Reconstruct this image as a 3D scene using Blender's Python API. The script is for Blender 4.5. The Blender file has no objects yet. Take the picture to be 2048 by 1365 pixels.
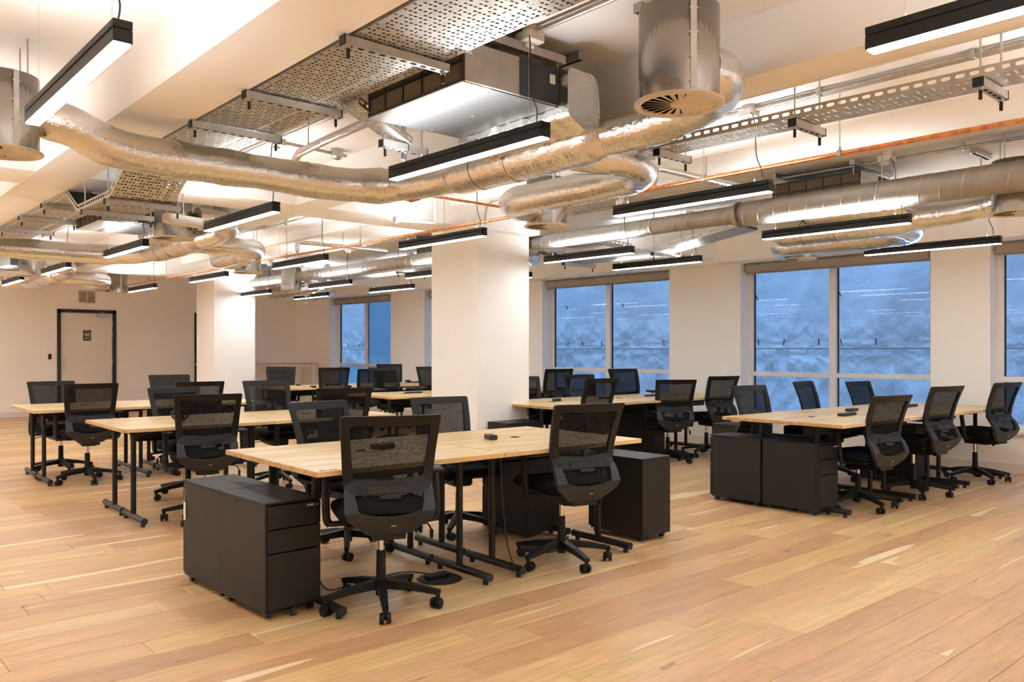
import bpy, math, random
import numpy as np
from mathutils import Vector, Matrix

random.seed(7)
RNG = np.random.default_rng(11)
SC = bpy.context.scene
COL = SC.collection
PI = math.pi

# ------------------------------------------------------------------ camera
cam_d = bpy.data.cameras.new('camera')
cam = bpy.data.objects.new('camera', cam_d)
COL.objects.link(cam)
cam.location = (0, 0, 1.30)
cam.rotation_euler = (PI / 2, 0, -math.radians(41.56))
cam_d.sensor_width = 36.0
cam_d.lens = 1649.0 / 2048.0 * 36.0
cam_d.shift_y = (701.2 - 682.5) / 2048.0
cam_d.clip_start = 0.05
cam_d.clip_end = 200
SC.camera = cam

# ------------------------------------------------------------------ world, exposure
W = bpy.data.worlds.new('dusk')
SC.world = W
W.use_nodes = True
bg = W.node_tree.nodes['Background']
bg.inputs['Strength'].default_value = 2.3
_t = W.node_tree.nodes.new('ShaderNodeTexCoord'); _s = W.node_tree.nodes.new('ShaderNodeSeparateXYZ'); _r = W.node_tree.nodes.new('ShaderNodeValToRGB')
_m = W.node_tree.nodes.new('ShaderNodeMapRange'); _m.inputs['From Min'].default_value = -1
W.node_tree.links.new(_t.outputs['Generated'], _s.inputs[0]); W.node_tree.links.new(_s.outputs['Z'], _m.inputs['Value']); W.node_tree.links.new(_m.outputs[0], _r.inputs[0])
_e = _r.color_ramp.elements                     # overcast dusk: dim ground, brighter cloud overhead
_e[0].position = 0.40; _e[0].color = (.06, .09, .14, 1); _e[1].position = 1.0; _e[1].color = (.46, .80, 1.40, 1)
_q = _e.new(.52); _q.color = (.30, .52, .92, 1)
W.node_tree.links.new(_r.outputs[0], bg.inputs['Color'])
SC.view_settings.view_transform = 'Standard'
SC.view_settings.look = 'None'
SC.view_settings.exposure = 0.0
SC.view_settings.gamma = 1.0
SC.view_settings.use_curve_mapping = False
LAMP_COL = (0.945, 0.985, 1.0)
DOWN, UP = 59.0, 76.0
try:
    SC.cycles.max_bounces = 16
    SC.cycles.diffuse_bounces = 12
    SC.cycles.caustics_reflective = False
    SC.cycles.caustics_refractive = False
    SC.cycles.sample_clamp_indirect = 12.0
    SC.cycles.transparent_max_bounces = 16
except Exception:
    pass

# ------------------------------------------------------------------ helpers
class MB:
    """collects shapes, then links them as one mesh object"""
    def __init__(s):
        s.v = []; s.f = []; s.sm = []; s.n = 0
    def add(s, verts, faces, smooth=False):
        b = s.n
        s.v.extend([tuple(map(float, p)) for p in verts]); s.n += len(verts)
        s.f.extend([tuple(int(i) + b for i in f) for f in faces])
        if isinstance(smooth, (list, tuple)): s.sm.extend(smooth)
        else: s.sm.extend([smooth] * len(faces))
        return s
    def box(s, c, size, ch=0.0, M=None):
        cx, cy, cz = c; a, b, d = size[0] / 2, size[1] / 2, size[2] / 2
        if ch <= 0:
            vs = [(x, y, z) for x in (-a, a) for y in (-b, b) for z in (-d, d)]
            fs = [(0, 1, 3, 2), (4, 6, 7, 5), (0, 4, 5, 1), (2, 3, 7, 6), (0, 2, 6, 4), (1, 5, 7, 3)]
        else:
            ch = min(ch, a * .98, b * .98, d * .98)
            vs = []; idx = {}
            for sx in (-1, 1):
                for sy in (-1, 1):
                    for sz in (-1, 1):
                        for k in range(3):
                            p = [sx * (a - ch), sy * (b - ch), sz * (d - ch)]
                            p[k] = (sx * a, sy * b, sz * d)[k]
                            idx[(sx, sy, sz, k)] = len(vs); vs.append(tuple(p))
            fs = []
            I = lambda x, y, z, k: idx[(x, y, z, k)]
            for q in (-1, 1):
                f = [I(q, -1, -1, 0), I(q, 1, -1, 0), I(q, 1, 1, 0), I(q, -1, 1, 0)]; fs.append(f if q > 0 else f[::-1])
                f = [I(-1, q, -1, 1), I(-1, q, 1, 1), I(1, q, 1, 1), I(1, q, -1, 1)]; fs.append(f if q > 0 else f[::-1])
                f = [I(-1, -1, q, 2), I(1, -1, q, 2), I(1, 1, q, 2), I(-1, 1, q, 2)]; fs.append(f if q > 0 else f[::-1])
            for u in (-1, 1):
                for w in (-1, 1):
                    f = [I(u, w, -1, 0), I(u, w, -1, 1), I(u, w, 1, 1), I(u, w, 1, 0)]; fs.append(f if u * w > 0 else f[::-1])
                    f = [I(u, -1, w, 2), I(u, -1, w, 0), I(u, 1, w, 0), I(u, 1, w, 2)]; fs.append(f if u * w > 0 else f[::-1])
                    f = [I(-1, u, w, 1), I(-1, u, w, 2), I(1, u, w, 2), I(1, u, w, 1)]; fs.append(f if u * w > 0 else f[::-1])
            for sx in (-1, 1):
                for sy in (-1, 1):
                    for sz in (-1, 1):
                        f = [I(sx, sy, sz, k) for k in range(3)]; fs.append(f if sx * sy * sz > 0 else f[::-1])
        if M is not None: vs = [tuple(M @ Vector(p)) for p in vs]
        vs = [(x + cx, y + cy, z + cz) for x, y, z in vs]
        return s.add(vs, fs)
    def bx(s, x0, x1, y0, y1, z0, z1, ch=0.0):
        return s.box(((x0 + x1) / 2, (y0 + y1) / 2, (z0 + z1) / 2), (abs(x1 - x0), abs(y1 - y0), abs(z1 - z0)), ch)
    def bar(s, p0, p1, w, d, w1=None, d1=None, up=(0, 0, 1)):
        """tapered rectangular bar from p0 to p1"""
        p0, p1 = Vector(p0), Vector(p1); t = (p1 - p0).normalized(); u = Vector(up)
        if abs(t.dot(u)) > .97: u = Vector((0, 1, 0))
        a = t.cross(u).normalized(); b = a.cross(t).normalized()
        w1 = w if w1 is None else w1; d1 = d if d1 is None else d1
        vs = []
        for p, ww, dd in ((p0, w, d), (p1, w1, d1)):
            for i, j in ((-1, -1), (1, -1), (1, 1), (-1, 1)): vs.append(p + a * (i * ww / 2) + b * (j * dd / 2))
        return s.add(vs, [(3, 2, 1, 0), (4, 5, 6, 7), (0, 1, 5, 4), (1, 2, 6, 5), (2, 3, 7, 6), (3, 0, 4, 7)])
    def cyl(s, p0, p1, r, r1=None, n=16, cap=True):
        p0, p1 = Vector(p0), Vector(p1); r1 = r if r1 is None else r1
        t = (p1 - p0).normalized(); u = Vector((0, 0, 1)) if abs(t.z) < .9 else Vector((1, 0, 0))
        a = t.cross(u).normalized(); b = t.cross(a).normalized()
        cs = [(math.cos(2 * PI * i / n), math.sin(2 * PI * i / n)) for i in range(n)]
        A = [p0 + a * (c * r) + b * (q * r) for c, q in cs]; B = [p1 + a * (c * r1) + b * (q * r1) for c, q in cs]
        s.add(A + B, [(i, (i + 1) % n, n + (i + 1) % n, n + i) for i in range(n)], True)
        if cap:
            s.add(A, [tuple(range(n))[::-1]]); s.add(B, [tuple(range(n))])
        return s
    def lathe(s, prof, n=24, c=(0, 0, 0), smooth=True):
        """profile of (r, z) about the z axis"""
        vs = []
        for r, z in prof:
            for i in range(n): vs.append((c[0] + r * math.cos(2 * PI * i / n), c[1] + r * math.sin(2 * PI * i / n), c[2] + z))
        fs = []
        for k in range(len(prof) - 1):
            for i in range(n):
                j = (i + 1) % n; fs.append((k * n + i, k * n + j, (k + 1) * n + j, (k + 1) * n + i))
        return s.add(vs, fs, smooth)
    def sweep(s, pts, r, n=10, cap=True, disp=0.0, seed=0):
        P = np.array(pts, float); m = len(P); T = np.gradient(P, axis=0); T /= np.linalg.norm(T, axis=1)[:, None] + 1e-9
        u = np.array([0, 0, 1.0]) if abs(T[0][2]) < .9 else np.array([1.0, 0, 0])
        R = np.full(m, r) if np.isscalar(r) else np.array(r)
        rng = np.random.default_rng(seed)
        ang = np.arange(n) * 2 * PI / n; V = []
        a = np.cross(T[0], u); a /= np.linalg.norm(a)
        for i in range(m):
            a = a - T[i] * np.dot(a, T[i]); a /= np.linalg.norm(a) + 1e-9; b = np.cross(T[i], a)
            rr = R[i] * np.ones(n)
            if disp: rr = rr * (1 + disp * (.45 * rng.standard_normal(n) + 1.3 * rng.standard_normal() * np.sin(ang * 2 + rng.uniform(0, 6.28)) + 1.0 * rng.standard_normal() * np.sin(ang * 5 + rng.uniform(0, 6.28))))
            V.append(P[i] + np.outer(np.cos(ang) * rr, a) + np.outer(np.sin(ang) * rr, b))
        V = np.concatenate(V); F = []
        for k in range(m - 1):
            for i in range(n):
                j = (i + 1) % n; F.append((k * n + i, k * n + j, (k + 1) * n + j, (k + 1) * n + i))
        s.add(V.tolist(), F, True)
        if cap:
            s.add(V[:n].tolist(), [tuple(range(n))[::-1]]); s.add(V[-n:].tolist(), [tuple(range(n))])
        return s
    def build(s, name, m, parent=None, loc=None):
        me = bpy.data.meshes.new(name)
        me.from_pydata(s.v, [], s.f)
        me.polygons.foreach_set('use_smooth', s.sm)
        if m is not None: me.materials.append(m)
        me.update()
        o = bpy.data.objects.new(name, me); COL.objects.link(o)
        if parent is not None: o.parent = parent
        if loc is not None: o.location = loc
        return o

def smooth_path(pts, step=0.03):
    """Catmull-Rom through the points"""
    P = [np.array(p, float) for p in pts]; P = [2 * P[0] - P[1]] + P + [2 * P[-1] - P[-2]]
    out = []
    for i in range(1, len(P) - 2):
        L = np.linalg.norm(P[i + 1] - P[i]); k = max(2, int(L / step))
        for t in np.linspace(0, 1, k, endpoint=False):
            a, b, c, d = P[i - 1], P[i], P[i + 1], P[i + 2]
            out.append(.5 * ((2 * b) + (c - a) * t + (2 * a - 5 * b + 4 * c - d) * t * t + (3 * b - a - 3 * c + d) * t ** 3))
    out.append(P[-2]); return np.array(out)

def thing(name, label, cat, loc=(0, 0, 0), rz=0.0, group=None):
    o = bpy.data.objects.new(name, None); COL.objects.link(o)
    o.location = loc; o.rotation_euler = (0, 0, rz); o.empty_display_size = .1
    return tag(o, label, cat, group)
def tag(o, label, cat, group=None):
    o['label'] = label; o['category'] = cat
    if group: o['group'] = group
    return o
def struct(o):
    o['kind'] = 'structure'; return o
def dup(root, loc, rz=0.0, label=None, group=None):
    def cp(o, parent):
        c = o.copy(); COL.objects.link(c)
        if parent is not None: c.parent = parent
        for ch in o.children: cp(ch, c)
        return c
    r = cp(root, None); r.location = loc; r.rotation_euler = (0, 0, rz)
    if label: r['label'] = label
    if group: r['group'] = group
    return r

# ------------------------------------------------------------------ materials
def srgb(r, g, b):
    f = lambda c: (c / 255 / 12.92) if c / 255 <= .04045 else ((c / 255 + .055) / 1.055) ** 2.4
    return (f(r), f(g), f(b), 1)
def mat(name, col, rough=.5, metal=0.0, spec=.5, bump=0.0, bscale=200.0, var=0.0, vscale=6.0):
    m = bpy.data.materials.new(name); m.use_nodes = True; nt = m.node_tree; N = nt.nodes; L = nt.links
    b = N['Principled BSDF']; b.inputs['Base Color'].default_value = col; b.inputs['Roughness'].default_value = rough
    b.inputs['Metallic'].default_value = metal; b.inputs['Specular IOR Level'].default_value = spec
    if bump or var:
        tc = N.new('ShaderNodeTexCoord')
    if bump:
        n = N.new('ShaderNodeTexNoise'); n.inputs['Scale'].default_value = bscale; n.inputs['Detail'].default_value = 3
        L.new(tc.outputs['Object'], n.inputs['Vector'])
        bp = N.new('ShaderNodeBump'); bp.inputs['Strength'].default_value = bump; bp.inputs['Distance'].default_value = .002
        L.new(n.outputs['Fac'], bp.inputs['Height']); L.new(bp.outputs['Normal'], b.inputs['Normal'])
    if var:
        n = N.new('ShaderNodeTexNoise'); n.inputs['Scale'].default_value = vscale; n.inputs['Detail'].default_value = 4
        L.new(tc.outputs['Object'], n.inputs['Vector'])
        mr = N.new('ShaderNodeMapRange'); mr.inputs['From Min'].default_value = .3; mr.inputs['From Max'].default_value = .7
        mr.inputs['To Min'].default_value = 1 - var; mr.inputs['To Max'].default_value = 1 + var
        L.new(n.outputs['Fac'], mr.inputs['Value'])
        mx = N.new('ShaderNodeMix'); mx.data_type = 'RGBA'; mx.blend_type = 'MULTIPLY'; mx.inputs['Factor'].default_value = 1
        mx.inputs['A'].default_value = col
        L.new(mr.outputs['Result'], mx.inputs['B']); L.new(mx.outputs['Result'], b.inputs['Base Color'])
    return m
def emis(name, col, strength):
    m = bpy.data.materials.new(name); m.use_nodes = True; nt = m.node_tree
    for n in list(nt.nodes): nt.nodes.remove(n)
    e = nt.nodes.new('ShaderNodeEmission'); e.inputs['Color'].default_value = (*col, 1); e.inputs['Strength'].default_value = strength
    o = nt.nodes.new('ShaderNodeOutputMaterial'); nt.links.new(e.outputs[0], o.inputs[0]); return m

M = {}
M['paint'] = mat('white_wall_paint', (.95, .945, .93, 1), .75, bump=.05, bscale=350, var=.02, vscale=1.2)
M['ceil'] = mat('white_ceiling_paint', (.95, .945, .93, 1), .8, bump=.04, bscale=300, var=.02, vscale=1.0)
M['trim'] = mat('white_satin_trim', (.80, .77, .73, 1), .45)
M['frame_white'] = mat('white_window_frame', (.80, .80, .79, 1), .35)
M['blackframe'] = mat('black_door_frame', (.012, .012, .013, 1), .45)
M['door'] = mat('white_door', (.79, .75, .69, 1), .5)
M['steel'] = mat('brushed_steel', (.62, .60, .57, 1), .35, 1.0)
M['zinc'] = mat('zinc_plated_steel', (.55, .54, .51, 1), .42, 1.0, bump=.15, bscale=60, var=.12, vscale=18)
M['tray'] = mat('galvanised_tray', (.55, .535, .50, 1), .46, 1.0, bump=.1, bscale=50, var=.1, vscale=14)
M['spiral'] = mat('spiral_duct_steel', (.42, .40, .37, 1), .55, 1.0, var=.06, vscale=9)
M['copper'] = mat('copper_pipe', (.80, .36, .16, 1), .28, 1.0, bump=.1, bscale=40, var=.3, vscale=20)
M['blackmetal'] = mat('black_powder_coat', (.010, .0095, .0095, 1), .42, spec=.35, bump=.12, bscale=900)
M['pedestal'] = mat('black_textured_metal', (.0095, .0082, .007, 1), .5, spec=.32, bump=.35, bscale=700)
M['plastic'] = mat('black_plastic', (.008, .0078, .008, 1), .5, spec=.28, bump=.1, bscale=700)
M['greyplastic'] = mat('charcoal_plastic', (.022, .023, .025, 1), .5, spec=.35, bump=.15, bscale=600)
M['rubber'] = mat('black_rubber', (.013, .013, .013, 1), .6)
M['tyre'] = mat('grey_caster_tyre', (.07, .065, .06, 1), .5)
M['fabric'] = mat('black_seat_fabric', (.007, .007, .008, 1), .95, spec=.15, bump=.4, bscale=500)
M['black'] = mat('matte_black', (.012, .011, .011, 1), .55)
M['whiteplastic'] = mat('white_plastic', (.78, .75, .70, 1), .4)
M['offwhite'] = mat('cream_plastic', (.70, .64, .54, 1), .45)
M['blind'] = mat('grey_beige_blind_fabric', (.40, .35, .30, 1), .85, bump=.2, bscale=500)
M['paper'] = mat('white_paper_tag', (.75, .72, .68, 1), .7)
M['brass'] = mat('brass_lock', (.75, .62, .42, 1), .3, 1.0)
M['red'] = mat('red_plastic_mark', (.45, .02, .02, 1), .6)
M['bluetape'] = mat('dark_blue_label', (.02, .035, .22, 1), .5)
M['redtape'] = mat('red_label', (.55, .03, .02, 1), .5)
M['filter'] = mat('brown_filter_mesh', (.13, .095, .06, 1), .9, bump=.6, bscale=160)
M['hole'] = mat('dark_void', (.008, .007, .006, 1), .9)
M['fcuwhite'] = mat('pale_coated_panel', (.40, .395, .385, 1), .33, .3)
M['fcugrey'] = mat('grey_coated_panel', (.035, .034, .034, 1), .45, .2, bump=.06, bscale=300)
M['galv'] = mat('galvanised_sheet', (.50, .475, .43, 1), .4, 1.0, bump=.12, bscale=35, var=.12, vscale=12)
M['label_white'] = mat('pale_print', (.55, .55, .54, 1), .5)
M['diffuser_on'] = emis('lamp_diffuser', LAMP_COL, DOWN)
M['uplight_on'] = emis('lamp_uplight', LAMP_COL, UP)

def chrome():
    return mat('chrome', (.75, .75, .75, 1), .12, 1.0)
M['chrome'] = chrome()

def foil_mat():
    m = bpy.data.materials.new('crinkled_foil'); m.use_nodes = True; nt = m.node_tree; N = nt.nodes; L = nt.links
    b = N['Principled BSDF']; b.inputs['Base Color'].default_value = (.76, .75, .73, 1); b.inputs['Metallic'].default_value = 1; b.inputs['Roughness'].default_value = .1
    tc = N.new('ShaderNodeTexCoord')
    n1 = N.new('ShaderNodeTexNoise'); n1.inputs['Scale'].default_value = 22; n1.inputs['Detail'].default_value = 4; n1.inputs['Distortion'].default_value = 2.2
    n2 = N.new('ShaderNodeTexVoronoi'); n2.inputs['Scale'].default_value = 42
    n3 = N.new('ShaderNodeTexNoise'); n3.inputs['Scale'].default_value = 70; n3.inputs['Detail'].default_value = 3; n3.inputs['Distortion'].default_value = 2.5
    for n in (n1, n2, n3): L.new(tc.outputs['Object'], n.inputs['Vector'])
    a = N.new('ShaderNodeMath'); a.operation = 'MULTIPLY_ADD'; L.new(n2.outputs['Distance'], a.inputs[0]); a.inputs[1].default_value = .35; L.new(n1.outputs['Fac'], a.inputs[2])
    c = N.new('ShaderNodeMath'); c.operation = 'MULTIPLY_ADD'; L.new(n3.outputs['Fac'], c.inputs[0]); c.inputs[1].default_value = .35; L.new(a.outputs[0], c.inputs[2])
    bp = N.new('ShaderNodeBump'); bp.inputs['Strength'].default_value = .4; bp.inputs['Distance'].default_value = .007
    L.new(c.outputs[0], bp.inputs['Height']); L.new(bp.outputs['Normal'], b.inputs['Normal']); return m
M['foil'] = foil_mat()

def brushed_cyl():
    m = bpy.data.materials.new('spun_galvanised_drum'); m.use_nodes = True; nt = m.node_tree; N = nt.nodes; L = nt.links
    b = N['Principled BSDF']; b.inputs['Metallic'].default_value = 1; b.inputs['Roughness'].default_value = .2
    b.inputs['Base Color'].default_value = (.46, .45, .43, 1)
    tc = N.new('ShaderNodeTexCoord'); mp = N.new('ShaderNodeMapping'); mp.inputs['Scale'].default_value = (70, 70, .7)
    n = N.new('ShaderNodeTexNoise'); n.inputs['Scale'].default_value = 1; n.inputs['Detail'].default_value = 4
    L.new(tc.outputs['Object'], mp.inputs[0]); L.new(mp.outputs[0], n.inputs['Vector'])
    mr = N.new('ShaderNodeMapRange'); mr.inputs['To Min'].default_value = .14; mr.inputs['To Max'].default_value = .30
    L.new(n.outputs['Fac'], mr.inputs['Value']); L.new(mr.outputs[0], b.inputs['Roughness']); return m
M['drum'] = brushed_cyl()

def glass_mat():
    m = bpy.data.materials.new('window_glass'); m.use_nodes = True; nt = m.node_tree; N = nt.nodes; L = nt.links
    for n in list(N): N.remove(n)
    o = N.new('ShaderNodeOutputMaterial'); t = N.new('ShaderNodeBsdfTransparent'); t.inputs[0].default_value = (.93, .96, .97, 1)
    g = N.new('ShaderNodeBsdfGlossy'); g.inputs['Roughness'].default_value = .02
    lw = N.new('ShaderNodeLayerWeight'); lw.inputs['Blend'].default_value = .5
    pw = N.new('ShaderNodeMath'); pw.operation = 'POWER'; L.new(lw.outputs['Facing'], pw.inputs[0]); pw.inputs[1].default_value = 5
    fr = N.new('ShaderNodeMath'); fr.operation = 'MULTIPLY_ADD'; L.new(pw.outputs[0], fr.inputs[0]); fr.inputs[1].default_value = .8; fr.inputs[2].default_value = .010
    mx = N.new('ShaderNodeMixShader'); L.new(fr.outputs[0], mx.inputs[0]); L.new(t.outputs[0], mx.inputs[1]); L.new(g.outputs[0], mx.inputs[2]); L.new(mx.outputs[0], o.inputs[0]); return m
M['glass'] = glass_mat()

def film_mat():
    """frosted privacy film on one pane"""
    m = bpy.data.materials.new('frosted_blue_pane'); m.use_nodes = True; nt = m.node_tree; N = nt.nodes; L = nt.links
    for n in list(N): N.remove(n)
    o = N.new('ShaderNodeOutputMaterial'); t = N.new('ShaderNodeBsdfTranslucent'); t.inputs[0].default_value = (.62, .80, .88, 1)
    g = N.new('ShaderNodeBsdfGlossy'); g.inputs['Roughness'].default_value = .15
    mx = N.new('ShaderNodeMixShader'); mx.inputs[0].default_value = .05; L.new(t.outputs[0], mx.inputs[1]); L.new(g.outputs[0], mx.inputs[2]); L.new(mx.outputs[0], o.inputs[0]); return m
M['film'] = film_mat()

def sheet_mat():
    m = bpy.data.materials.new('translucent_sheeting'); m.use_nodes = True; nt = m.node_tree; N = nt.nodes; L = nt.links
    for n in list(N): N.remove(n)
    o = N.new('ShaderNodeOutputMaterial')
    tc = N.new('ShaderNodeTexCoord'); mp = N.new('ShaderNodeMapping'); mp.inputs['Scale'].default_value = (1, 1, 3)
    n1 = N.new('ShaderNodeTexNoise'); n1.inputs['Scale'].default_value = 1.3; n1.inputs['Detail'].default_value = 5; n1.inputs['Distortion'].default_value = .6
    L.new(tc.outputs['Object'], mp.inputs[0]); L.new(mp.outputs[0], n1.inputs['Vector'])
    cr = N.new('ShaderNodeValToRGB'); cr.color_ramp.elements[0].position = .32; cr.color_ramp.elements[0].color = (.46, .50, .54, 1)
    cr.color_ramp.elements[1].position = .72; cr.color_ramp.elements[1].color = (.66, .70, .74, 1); L.new(n1.outputs['Fac'], cr.inputs[0])
    tr = N.new('ShaderNodeBsdfTranslucent'); L.new(cr.outputs[0], tr.inputs[0])
    df = N.new('ShaderNodeBsdfDiffuse'); df.inputs[0].default_value = (.55, .57, .6, 1)
    gl = N.new('ShaderNodeBsdfGlossy'); gl.inputs['Roughness'].default_value = .25
    n2 = N.new('ShaderNodeTexNoise'); n2.inputs['Scale'].default_value = 9; n2.inputs['Detail'].default_value = 5; n2.inputs['Distortion'].default_value = 3
    L.new(tc.outputs['Object'], n2.inputs['Vector'])
    bp = N.new('ShaderNodeBump'); bp.inputs['Strength'].default_value = .8; bp.inputs['Distance'].default_value = .05; L.new(n2.outputs['Fac'], bp.inputs['Height'])
    for s in (tr, df, gl): L.new(bp.outputs[0], s.inputs['Normal'])
    m1 = N.new('ShaderNodeMixShader'); m1.inputs[0].default_value = .25; L.new(tr.outputs[0], m1.inputs[1]); L.new(df.outputs[0], m1.inputs[2])
    m2 = N.new('ShaderNodeMixShader'); m2.inputs[0].default_value = .12; L.new(m1.outputs[0], m2.inputs[1]); L.new(gl.outputs[0], m2.inputs[2])
    L.new(m2.outputs[0], o.inputs[0]); return m
M['sheet'] = sheet_mat()

def mesh_mat():
    m = bpy.data.materials.new('black_back_mesh'); m.use_nodes = True; nt = m.node_tree; N = nt.nodes; L = nt.links
    for n in list(N): N.remove(n)
    o = N.new('ShaderNodeOutputMaterial'); t = N.new('ShaderNodeBsdfTransparent'); t.inputs[0].default_value = (1, 1, 1, 1)
    d = N.new('ShaderNodeBsdfDiffuse'); d.inputs[0].default_value = (.016, .0155, .016, 1)
    tc = N.new('ShaderNodeTexCoord'); mp = N.new('ShaderNodeMapping'); mp.inputs['Scale'].default_value = (60, 60, 420)
    n = N.new('ShaderNodeTexNoise'); n.inputs['Scale'].default_value = 1; n.inputs['Detail'].default_value = 2; L.new(tc.outputs['Object'], mp.inputs[0]); L.new(mp.outputs[0], n.inputs['Vector'])
    mr = N.new('ShaderNodeMapRange'); mr.inputs['From Min'].default_value = .3; mr.inputs['From Max'].default_value = .7; mr.inputs['To Min'].default_value = .86; mr.inputs['To Max'].default_value = .97
    L.new(n.outputs['Fac'], mr.inputs['Value'])
    mx = N.new('ShaderNodeMixShader'); L.new(mr.outputs[0], mx.inputs[0]); L.new(t.outputs[0], mx.inputs[1]); L.new(d.outputs[0], mx.inputs[2]); L.new(mx.outputs[0], o.inputs[0]); return m
M['mesh'] = mesh_mat()

def oak_floor(name, attr):
    m = bpy.data.materials.new(name); m.use_nodes = True; nt = m.node_tree; N = nt.nodes; L = nt.links
    b = N['Principled BSDF']; b.inputs['Roughness'].default_value = .36; b.inputs['Specular IOR Level'].default_value = .5
    tc = N.new('ShaderNodeTexCoord')
    if attr:
        at = N.new('ShaderNodeAttribute'); at.attribute_name = 'rnd'; rnd = at.outputs['Fac']
    else:
        oi = N.new('ShaderNodeObjectInfo'); rnd = oi.outputs['Random']
    off = N.new('ShaderNodeVectorMath'); off.operation = 'SCALE'; off.inputs[0].default_value = (37.3, 91.7, 13.1); L.new(rnd, off.inputs['Scale'])
    ad = N.new('ShaderNodeVectorMath'); ad.operation = 'ADD'; L.new(tc.outputs['Object'], ad.inputs[0]); L.new(off.outputs[0], ad.inputs[1])
    def noise(sc, scale, det, dist):
        mp = N.new('ShaderNodeMapping'); mp.inputs['Scale'].default_value = sc; L.new(ad.outputs[0], mp.inputs[0])
        n = N.new('ShaderNodeTexNoise'); n.inputs['Scale'].default_value = scale; n.inputs['Detail'].default_value = det; n.inputs['Distortion'].default_value = dist
        L.new(mp.outputs[0], n.inputs['Vector']); return n.outputs['Fac']
    grain = noise((1.2, 16, 1), 3.0, 6, .9)
    broad = noise((.5, 3.5, 1), 1.6, 3, .5)
    knots = noise((2.2, 6, 1), 1.5, 2, 0)
    cr = N.new('ShaderNodeValToRGB'); e = cr.color_ramp.elements
    e[0].position = 0.0; e[0].color = srgb(194, 151, 109); e[1].position = 1.0; e[1].color = srgb(226, 194, 146)
    q = e.new(.25); q.color = srgb(204, 163, 119); q = e.new(.55); q.color = srgb(212, 172, 124); q = e.new(.8); q.color = srgb(215, 179, 124)
    L.new(rnd, cr.inputs[0])
    def mul(c, fac, lo, hi, a0=.3, a1=.7):
        mr = N.new('ShaderNodeMapRange'); mr.inputs['From Min'].default_value = a0; mr.inputs['From Max'].default_value = a1
        mr.inputs['To Min'].default_value = lo; mr.inputs['To Max'].default_value = hi; L.new(fac, mr.inputs['Value'])
        mx = N.new('ShaderNodeMix'); mx.data_type = 'RGBA'; mx.blend_type = 'MULTIPLY'; mx.inputs['Factor'].default_value = 1
        L.new(c, mx.inputs['A']); L.new(mr.outputs[0], mx.inputs['B']); return mx.outputs['Result']
    c = mul(cr.outputs[0], grain, .78, 1.10); c = mul(c, broad, .9, 1.1)
    # pale sapwood streaks and dark knots
    mr = N.new('ShaderNodeMapRange'); mr.inputs['From Min'].default_value = .69; mr.inputs['From Max'].default_value = .70; L.new(noise((.55, 9, 1), 1.0, 1, .25), mr.inputs['Value'])
    mx = N.new('ShaderNodeMix'); mx.data_type = 'RGBA'; L.new(mr.outputs[0], mx.inputs['Factor']); L.new(c, mx.inputs['A']); mx.inputs['B'].default_value = srgb(234, 212, 174); c = mx.outputs['Result']
    mr = N.new('ShaderNodeMapRange'); mr.inputs['From Min'].default_value = .73; mr.inputs['From Max'].default_value = .80; mr.inputs['To Max'].default_value = .75; L.new(knots, mr.inputs['Value'])
    mx = N.new('ShaderNodeMix'); mx.data_type = 'RGBA'; L.new(mr.outputs[0], mx.inputs['Factor']); L.new(c, mx.inputs['A']); mx.inputs['B'].default_value = srgb(105, 84, 72); c = mx.outputs['Result']
    L.new(c, b.inputs['Base Color'])
    mr = N.new('ShaderNodeMapRange'); mr.inputs['To Min'].default_value = .30; mr.inputs['To Max'].default_value = .46; L.new(grain, mr.inputs['Value']); L.new(mr.outputs[0], b.inputs['Roughness'])
    bp = N.new('ShaderNodeBump'); bp.inputs['Strength'].default_value = .12; bp.inputs['Distance'].default_value = .002; L.new(grain, bp.inputs['Height']); L.new(bp.outputs[0], b.inputs['Normal'])
    return m
M['plank'] = oak_floor('oak_plank', False)
M['plank_far'] = oak_floor('oak_plank_far', True)

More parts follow.
